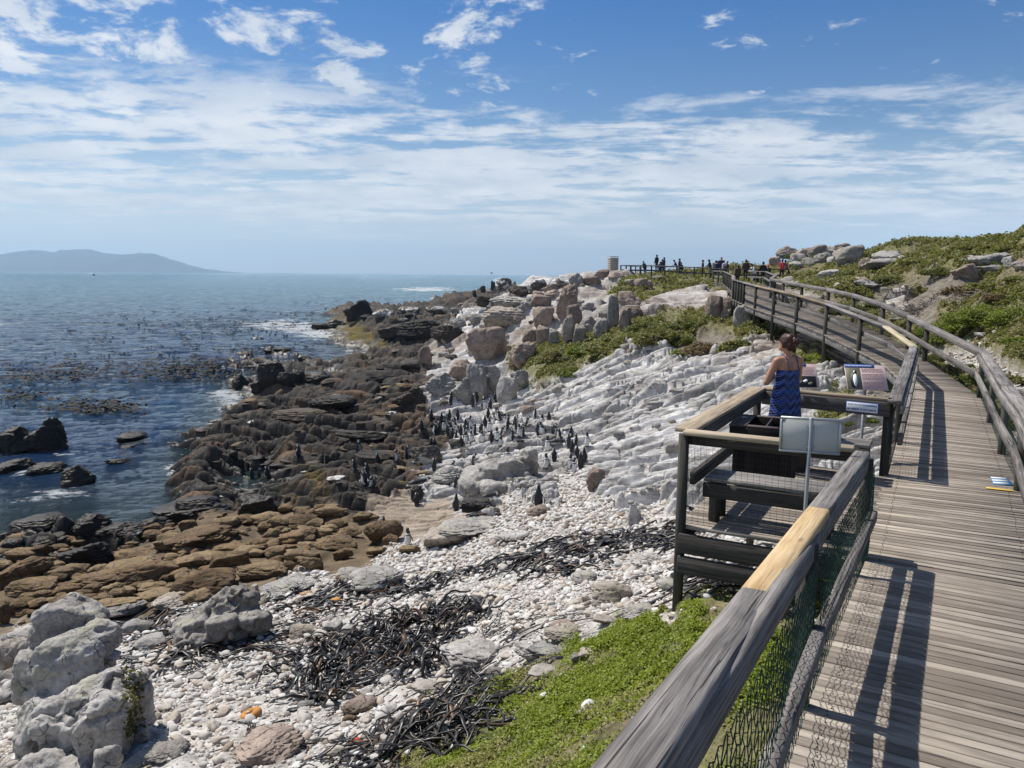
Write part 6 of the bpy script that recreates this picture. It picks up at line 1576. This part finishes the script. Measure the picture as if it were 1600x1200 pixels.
# (x, y of the feet, height) in the enlarged colony view; pose u/h/p; heading in degrees, 0 = facing away, 90 = facing left, 180 = towards us
COL = """580,292,80,u,60 715,302,80,u,-60 740,272,70,u,-50 782,322,80,u,150 826,312,60,u,30 860,272,60,h,40 905,372,40,p,80 395,452,70,u,170 490,472,60,u,20 520,402,60,u,10 570,384,60,u,20 590,505,75,u,-60 605,432,60,h,20 640,482,60,u,0
670,462,80,u,-40 695,442,80,u,-40 728,482,80,u,170 762,462,70,h,-60 705,524,60,u,180 772,524,70,u,-160 830,526,75,u,180 790,424,60,u,-30 820,456,80,u,170 893,482,70,h,-90 935,436,70,u,60 985,442,75,u,-80 1050,422,70,h,-90 1020,462,70,h,-80 1030,492,60,u,170
960,512,50,u,20 1000,536,40,p,-90 1120,478,70,u,170 1150,434,80,u,160 1155,474,60,h,150 1190,402,60,u,-20 1212,486,90,h,-80 1262,500,50,h,-70 1240,540,50,p,-90 1182,578,90,u,175 1335,492,50,h,40 1315,564,90,u,-40 1330,582,70,h,-30 1360,550,80,u,-20 1430,548,80,u,160
1225,646,90,h,-80 1175,684,85,u,150 1325,694,95,u,-170 1345,712,80,u,-150 1388,692,100,u,-20 1410,646,70,u,-30 1372,622,70,h,30 932,658,100,u,40 860,674,70,h,-60 720,694,95,u,-90 395,654,50,p,-70 475,704,70,u,20 303,624,75,u,-60 232,642,60,u,-120 122,656,60,h,30
60,722,70,h,60 70,804,80,h,-30 100,804,70,h,-60 455,564,60,u,10 480,560,60,h,40 365,800,60,p,-60 560,770,80,h,-30 590,722,70,u,-30 605,804,60,h,-60 365,922,90,h,10 612,952,100,u,30 742,1016,40,p,80 812,880,50,p,-60 1125,938,140,u,-5 312,1168,105,u,160 160,1090,60,u,50"""
def world_label(j, u, v):
    return f'black and white penguin of the colony'
cols = []
for tok in COL.split():
    x, y, h, po, ya = tok.split(','); cols.append((560+float(x)/4, 560+float(y)/4, float(h)/4, {'u': 'upright', 'h': 'hunched', 'p': 'prone'}[po], math.radians(float(ya))))
cols += [(559, 711, 22, 'upright', -1), (467, 716, 20, 'upright', 1.0), (419, 747, 20, 'hunched', 1), (394, 748, 18, 'hunched', .6), (404, 747, 16, 'hunched', -.5), (572, 758, 26, 'hunched', -1), (555, 735, 16, 'hunched', 1)]
rowsP = {}
LONE = {(1125, 938): 'lone penguin standing upright on the reddish block in front of the colony', (312, 1168): 'penguin standing among tan stones at the top of the brown beach', (160, 1090): 'penguin half hidden behind the olive round stone on the brown beach',
        (612, 952): 'dark penguin standing alone on broken rock below the large colony block', (365, 922): 'hunched penguin below the dark rounded stone on sandy rock'}
for c in cols:
    z = (round((c[0]-560)*4), round((c[1]-560)*4))
    if z in LONE: penguin(*c, LONE[z], dz=.0); continue
    if RND.random() < .3: c = c[:4]+(c[4]+RND.choice([1.5, -1.5, 2.6]),)
    b = 0 if c[1] < 640 else 1 if c[1] < 675 else 2 if c[1] < 700 else 3 if c[1] < 735 else 4
    if c[0] < 600: b = 5
    rowsP.setdefault(b, []).append(c)
rn = ['in the highest group under the fluted crags', 'in the busy upper row of the colony', 'in the row just behind the large colony block', 'in the row level with the large colony block', 'in the lowest row of the colony', 'on the dark shelf left of the colony']
pz = {'upright': 'upright', 'hunched': 'hunched', 'prone': 'lying'}
for b, L in rowsP.items():
    for j, c in enumerate(sorted(L)): penguin(*c, f'{pz[c[3]]} penguin, {ordinal(j)} from the left {rn[b]}')
extra = 0
while extra < 30:
    u, v = RND.uniform(672, 850), RND.uniform(650, 702)
    if v > 702-abs(u-760)*.12: continue
    extra += 1; penguin(u, v, RND.uniform(15, 19), RND.choice(['upright', 'upright', 'hunched']), RND.choice([.5, -.8, 2.8, 3.4, 1.4, -1.3])+RND.uniform(-.3, .3), 'penguin standing in the thick of the crowded colony on the white ledge', 'penguins crowding the middle of the colony')
for k in range(34):
    u, v = RND.choice([(RND.uniform(596, 665), RND.uniform(487, 500)), (RND.uniform(690, 752), RND.uniform(484, 505)), (RND.uniform(650, 720), RND.uniform(508, 530))])
    penguin(u, v, 7, RND.choice(['upright', 'hunched']), RND.uniform(0, 6), 'tiny distant penguin among the pale rocks of the far reef', 'distant penguins on the reef')

# ------------------------------------------------------------------ birds
def bird(p, s, mat, label, flying=False, yaw=0.0):
    b = MB(); t = Vector(p)
    ca, sa = math.cos(yaw), math.sin(yaw); W = lambda x, y, z: t+Vector((x*ca-y*sa, x*sa+y*ca, z))*s
    b.tube([W(0, -.5, .02), W(0, -.25, .05), W(0, .05, .08), W(0, .3, .10), W(0, .42, .14), W(0, .55, .12)], [.03, .10, .14, .09, .07, .015], 8)
    o = b.build('seabird', mat, None, True, p); tag(o, label, 'bird')
    for sd_ in (-1, 1):
        w = MB()
        if flying: V = [W(sd_*.08, .2, .1), W(sd_*.08, -.12, .1), W(sd_*.7, -.02, .34), W(sd_*.7, .18, .36), W(sd_*1.35, -.12, .22)]
        else: V = [W(sd_*.10, .2, .12), W(sd_*.11, -.1, .02), W(sd_*.09, -.4, .04), W(sd_*.13, .1, .06), W(sd_*.06, -.62, .05)]
        w.raw(V+[v+Vector((0, 0, .02*s)) for v in V], [(0, 1, 2, 3), (8, 7, 6, 5), (3, 2, 4), (9, 7, 8), (0, 3, 8, 5), (1, 0, 5, 6), (2, 1, 6, 7), (3, 4, 9, 8), (4, 2, 7, 9)]); w.build('wing', mat, o)
    if not flying:
        l = MB(); l.tube([W(.04, 0, -.06), W(.04, 0, -.22)], .012*s*1.5, 5); l.tube([W(-.04, 0, -.06), W(-.04, 0, -.22)], .012*s*1.5, 5); l.build('legs', mat, o)
bdark = plain('dark_bird', (.02, .02, .02), .7, .2); bwhite = plain('white_bird', (.62, .62, .60), .7, .1)
bird(P(147, 430, 120), .42, bdark, 'small dark bird flying low above the open sea', True, 1.2)
bird(P(768, 427, 130), .42, bdark, 'small dark bird flying above the far point', True, .5)
def perch(u, v, label, mat, s=.5):
    p = at(u, v); bird((p.x, p.y, p.z+.2*s), s, mat, label, False, RND.uniform(0, 6))
perch(557, 474, 'pale gull on the black islet rock', bwhite, .7); perch(1289, 384, 'dark bird on the slab of the hilltop rocks', bdark, .6)

# ------------------------------------------------------------------ people
skin = plain('skin', (.46, .235, .15), .55, .08, 14, .4); skin_tan = plain('tanned_skin', (.40, .20, .125), .55, .10, 14, .4); hair_red = plain('auburn_hair', (.052, .019, .011), .5, .45, 60); hair_dk = plain('dark_hair', (.018, .013, .011), .6, .3, 40)
def dress_mat():
    m, g, b = material('blue_pattern_dress', .75, .2)
    x, y, z = g.sepx(objc(g)); tri = g.math('PINGPONG', g.math('MULTIPLY', x, 1.0), .055)
    s = g.math('FRACT', g.math('MULTIPLY', g.math('ADD', z, g.math('MULTIPLY', tri, 1.0)), 9.0))
    big = g.ramp(g.math('ABSOLUTE', g.math('SUBTRACT', s, .5)), .20, .30)
    fine = g.math('FRACT', g.math('MULTIPLY', g.math('ADD', z, tri), 45.0)); 
    fine2 = g.math('FRACT', g.math('MULTIPLY', g.math('SUBTRACT', x, z), 34.0)); fn = g.math('MULTIPLY', g.ramp(fine, .45, .6), g.ramp(fine2, .45, .6))
    c = g.mix(big, (.006, .009, .045), (.016, .04, .19)); c = g.mix(g.math('MULTIPLY', fn, .5), c, (.26, .34, .55)); g.link(c, b.inputs['Base Color']); return m
def loft(rings, n=28, name='dress', wave=0.0):
    V = []
    for k, (z, rx, ry, cy) in enumerate(rings):
        for i in range(n):
            a = 2*math.pi*i/n; w = 1+wave*(k/len(rings))*math.sin(a*7+.6)
            V.append((rx*math.cos(a)*w, cy+ry*math.sin(a)*w, z))
    F = [(k*n+i, k*n+(i+1) % n, (k+1)*n+(i+1) % n, (k+1)*n+i) for k in range(len(rings)-1) for i in range(n)]
    return V, F
def local_mesh(name, V, F, mat, parent, thick=0.0):
    me = np_mesh(name, np.array(V), np.array(F), True); me.materials.append(mat)
    o = bpy.data.objects.new(name, me); C.objects.link(o); o.parent = parent
    if thick:
        md = o.modifiers.new('s', 'SOLIDIFY'); md.thickness = thick; md.offset = 1
        sb = o.modifiers.new('b', 'SUBSURF'); sb.levels = 1; sb.render_levels = 1
    return o
def hand(parts, w, d, side, mi, curl=.5):
    """palm, four fingers and a thumb growing from wrist w along unit direction d"""
    w, d = Vector(w), Vector(d).normalized(); sx = d.cross(Vector((0, 0, 1))).normalized(); nn = sx.cross(d)
    parts.append((tuple(w), tuple(w+d*.075), .026, .030, mi, (1, 1, .8)))
    for k, L in enumerate((.062, .072, .068, .054)):
        o = w+d*.08+nn*((1.5-k)*.019); m_ = o+d*L*.55; e = m_+(d*(1-curl)-sx*side*curl).normalized()*L*.5
        parts.append((tuple(o), tuple(m_), .0095, .009, mi)); parts.append((tuple(m_), tuple(e), .009, .0075, mi))
    o = w+d*.025+nn*.03; parts.append((tuple(o), tuple(o+(d*.6+nn*.8).normalized()*.055), .0115, .009, mi))
def woman():
    yaw = math.radians(22); c = P(1229, 600, 9.30); base = (c.x, c.y, DZ)
    pt = []
    for s in (-1, 1):
        pt += [((s*.075, 0, .93), (s*.07, .02, .50), .085, .055, 0), ((s*.07, .02, .50), (s*.075, .0, .10), .053, .036, 0), ((s*.075, 0, .05), (s*.085, .15, .03), .038, .026, 0)]
        pt += [((s*.065, 0, .93), (s*.055, .0, 1.12), .105, .085, 0), ((s*.055, 0, 1.12), (s*.075, -.005, 1.30), .085, .085, 0), ((s*.03, -.01, 1.34), (s*.155, -.01, 1.345), .062, .050, 0), ((s*.05, -.03, 1.22), (s*.07, -.03, 1.31), .07, .06, 0)]
    pt += [((0, -.005, 1.34), (0, .02, 1.46), .056, .050, 0), ((0, .035, 1.525), (0, .045, 1.545), .080, .080, 0, (.93, 1.08, 1.18)), ((0, .11, 1.48), (0, .105, 1.47), .042, .036, 0), ((0, .125, 1.53), (0, .142, 1.515), .014, .013, 0)]
    for s in (-1, 1): pt.append(((s*.075, .03, 1.525), (s*.078, .025, 1.50), .013, .011, 0))
    pt += [((-.175, -.005, 1.335), (-.255, .06, 1.075), .050, .040, 0), ((-.255, .06, 1.075), (-.04, .21, 1.10), .040, .029, 0), ((.175, -.005, 1.335), (.235, .07, 1.085), .050, .040, 0), ((.235, .07, 1.085), (.0, .20, 1.13), .040, .029, 0)]
    hand(pt, (-.02, .205, 1.105), (1, -.25, .25), 1, 0); hand(pt, (-.02, .205, 1.135), (-1, -.3, .12), -1, 0)
    me, _ = remeshed(pt, .0095, [skin_tan], 3)
    o = bpy.data.objects.new('person', me); C.objects.link(o); o.location = base; o.rotation_euler.z = yaw
    tag(o, 'woman with auburn hair in a blue patterned strap dress, arms folded, looking out to sea', 'person')
    dm = dress_mat()
    V, F = loft([(1.232, .152, .108, -.012), (1.20, .155, .112, -.01), (1.13, .158, .118, -.005), (1.06, .160, .118, 0), (1.0, .172, .124, 0), (.93, .188, .138, 0), (.85, .196, .146, 0), (.76, .200, .146, 0), (.66, .212, .156, 0), (.56, .222, .166, 0), (.50, .228, .17, 0)], 36, wave=.045)
    dr = local_mesh('dress', V, F, dm, o, .006)
    for s in (-1, 1):
        b = [(s*.075, -.118, 1.225), (s*.07, -.098, 1.30), (s*.075, -.060, 1.385), (s*.08, -.01, 1.413), (s*.085, .05, 1.38), (s*.085, .10, 1.235)]
        t = MB(); t.tube(b, .0055, 6); st = t.build('strap', dm, None, True); st.parent = dr; st.name = 'strap'
    hp = [((0, .01, 1.555), (0, .035, 1.575), .088, .086, 0, (1, 1.05, 1.05)), ((0, -.035, 1.53), (0, -.03, 1.50), .070, .050, 0), ((.0, -.02, 1.60), (0, .05, 1.605), .07, .06, 0)]
    for s in (-1, 1): hp.append(((s*.06, .02, 1.55), (s*.062, .01, 1.505), .030, .022, 0))
    hm, _ = remeshed(hp, .012, [hair_red], 1)
    W = np.empty(len(hm.vertices)*3, np.float32); hm.vertices.foreach_get('co', W); W = W.reshape(-1, 3); W += (W-np.array([0, 0, 1.55]))*(.10*fbm3(W*np.array([60, 30, 30]), 3, 2))[:, None]; hm.vertices.foreach_set('co', W.ravel())
    h = bpy.data.objects.new('hair', hm); C.objects.link(h); h.parent = o
    bn, _ = remeshed([((.015, -.095, 1.575), (.03, -.10, 1.57), .046, .040, 0), ((.0, -.085, 1.60), (.04, -.085, 1.55), .03, .03, 0)], .010, [hair_red], 1)
    W = np.empty(len(bn.vertices)*3, np.float32); bn.vertices.foreach_get('co', W); W = W.reshape(-1, 3); W += .010*np.stack([fbm3(W*45+k*9, 3, 4+k) for k in range(3)], 1); bn.vertices.foreach_set('co', W.ravel())
    q = bpy.data.objects.new('hair_bun', bn); C.objects.link(q); q.parent = h
    t = MB()
    for k in range(9):
        a = RND.uniform(-.06, .06); p = Vector((.03+a, -.10, 1.56+RND.uniform(-.04, .05))); t.tube([p, p+Vector((.03+a*.4, -.03, .01)), p+Vector((.05+a, -.035, -.02+RND.uniform(-.02, .03)))], [.003, .002, .001], 4)
    ws = t.build('loose_strands', hair_red, None, True); ws.parent = h
woman()

def cloth(name, col): return plain(name, col, .85, .15, 8)
CL = dict(black=cloth('black_cloth', (.014, .014, .016)), navy=cloth('navy_cloth', (.02, .025, .055)), maroon=cloth('maroon_cloth', (.055, .02, .022)), red=cloth('red_cloth', (.50, .045, .07)), white=cloth('white_cloth', (.62, .61, .66)), grey=cloth('grey_cloth', (.12, .12, .13)), pale=cloth('striped_pale_cloth', (.35, .30, .36)), jeans=cloth('denim', (.04, .055, .10)), brown=cloth('brown_cloth', (.06, .035, .025)))
def visitor(u, v_head, dpt, height, yaw, top, legs, label, lean=0.0, arm='down', hat=None):
    """v_head = photo row of the crown; the figure stands on the far platform"""
    hp = P(u, v_head, dpt); base = Vector((hp.x, hp.y, hp.z-height)); k = height/1.7; L = lean
    f = lambda x, y, z: (x*k, (y+max(0, z-.9)*L)*k, z*k)
    pt = []
    for s in (-1, 1):
        pt += [(f(s*.09, 0, .9), f(s*.10, .02, .48), .095*k, .065*k, 2), (f(s*.10, .02, .48), f(s*.10, 0, .09), .062*k, .045*k, 2), (f(s*.10, 0, .05), f(s*.11, .15, .04), .045*k, .035*k, 3)]
        pt += [(f(s*.08, 0, .92), f(s*.09, 0, 1.35), .12*k, .11*k, 1), (f(s*.05, 0, 1.38), f(s*.17, 0, 1.38), .075*k, .065*k, 1)]
        if arm == 'rail': a = [(s*.21, .0, 1.37), (s*.27, .18, 1.12), (s*.15, .42, 1.08)]
        elif arm == 'up' : a = [(s*.21, .0, 1.37), (s*.28, .16, 1.15), (s*.08, .26, 1.46)]
        else: a = [(s*.21, 0, 1.37), (s*.27, .0, 1.10), (s*.25, .10, .86)]
        pt += [(f(*a[0]), f(*a[1]), .058*k, .048*k, 1), (f(*a[1]), f(*a[2]), .046*k, .034*k, 1)]
        w = Vector(f(*a[2])); d = (Vector(f(*a[2]))-Vector(f(*a[1]))).normalized(); pt.append((tuple(w), tuple(w+d*.09*k), .036*k, .034*k, 0)); pt.append((tuple(w+d*.09*k), tuple(w+d*.16*k), .032*k, .024*k, 0))
    pt += [(f(0, 0, 1.40), f(0, .02, 1.50), .06*k, .055*k, 0), (f(0, .02, 1.575), f(0, .03, 1.60), .095*k, .09*k, 0), (f(0, .11, 1.57), f(0, .115, 1.56), .022*k, .022*k, 0)]
    me, _ = remeshed(pt, .032, [skin, CL[top], CL[legs], CL['black']], 1)
    o = bpy.data.objects.new('person', me); C.objects.link(o); o.location = base; o.rotation_euler.z = yaw; tag(o, label, 'person', 'visitors on the far platform')
    hm, _ = remeshed([(f(0, -.01, 1.60), f(0, .015, 1.635), .105*k, .095*k, 0), (f(0, -.05, 1.57), f(0, -.04, 1.53), .08*k, .06*k, 0)], .03, [CL[hat] if hat else hair_dk], 1)
    h = bpy.data.objects.new('cap' if hat else 'hair', hm); C.objects.link(h); h.parent = o
R_ = math.radians
for a in [
 (1008.5, 408, 78, 1.5, R_(30), 'black', 'black', 'visitor crouching at the far tip of the platform, only dark shoulders showing', .5),
 (1026.5, 398, 79, 1.75, R_(40), 'black', 'navy', 'tall visitor in a dark top with a pale stripe, at the far end', 0),
 (1031, 409, 78, 1.4, R_(-40), 'navy', 'black', 'short visitor next to the tall one at the far end', .2),
 (1038, 402, 78, 1.65, R_(60), 'navy', 'black', 'visitor in navy, right of the tall far one'),
 (1035, 405, 79.5, 1.6, R_(-30), 'maroon', 'black', 'visitor in maroon standing just behind the navy one'),
 (1058.5, 406, 74, 1.5, R_(70), 'navy', 'navy', 'visitor bending over the rail, left of a group of three', .5, 'rail'),
 (1063, 404, 73, 1.65, R_(50), 'navy', 'jeans', 'visitor in dark blue, tallest of the group of three', .1),
 (1066, 410, 72, 1.4, R_(40), 'black', 'black', 'child sized visitor at the right of the group of three', .2),
 (1098.5, 406, 70, 1.65, R_(80), 'black', 'black', 'visitor in black alone in the middle of the platform rail'),
 (1111, 405.5, 69, 1.65, R_(60), 'black', 'black', 'visitor in black at the left of the dense middle group', .25, 'rail'),
 (1116.5, 407, 68, 1.65, R_(-50), 'navy', 'navy', 'broad visitor in navy in the dense middle group', .35, 'rail'),
 (1121, 407.5, 68, 1.6, R_(-20), 'navy', 'black', 'bent visitor in navy in the dense middle group', .5, 'rail'),
 (1127.5, 402, 72, 1.75, R_(150), 'navy', 'jeans', 'tallest visitor at the back of the middle group'),
 (1130, 407, 68, 1.6, R_(-90), 'pale', 'jeans', 'visitor in a pale patterned top at the right of the middle group', .1, 'up'),
 (1135, 408, 68, 1.55, R_(-60), 'brown', 'black', 'visitor in brown beside the pale patterned one', .2),
 (1153.5, 414.5, 60.5, 1.6, R_(20), 'brown', 'black', 'visitor in dark brown near the inner corner of the platform'),
 (1166, 405.5, 64, 1.75, R_(-20), 'maroon', 'black', 'large visitor in maroon with dark hair', .1),
 (1180, 412, 62, 1.62, R_(100), 'white', 'jeans', 'visitor in a white top leaning forward', .45, 'rail'),
 (1193, 409, 60, 1.7, R_(0), 'black', 'black', 'broad visitor in a black jacket seen from behind', .0),
 (1200, 414, 61, 1.5, R_(-40), 'black', 'black', 'visitor in a red cap half hidden by the black jacket', .1, 'down', 'red'),
 (1222.5, 405, 62, 1.72, R_(-30), 'red', 'black', 'man in a bright red top at the right end of the platform', .1, 'rail'),
 (1227.5, 406, 64, 1.6, R_(-60), 'grey', 'grey', 'visitor in grey just behind the man in red'),
]: visitor(*a)
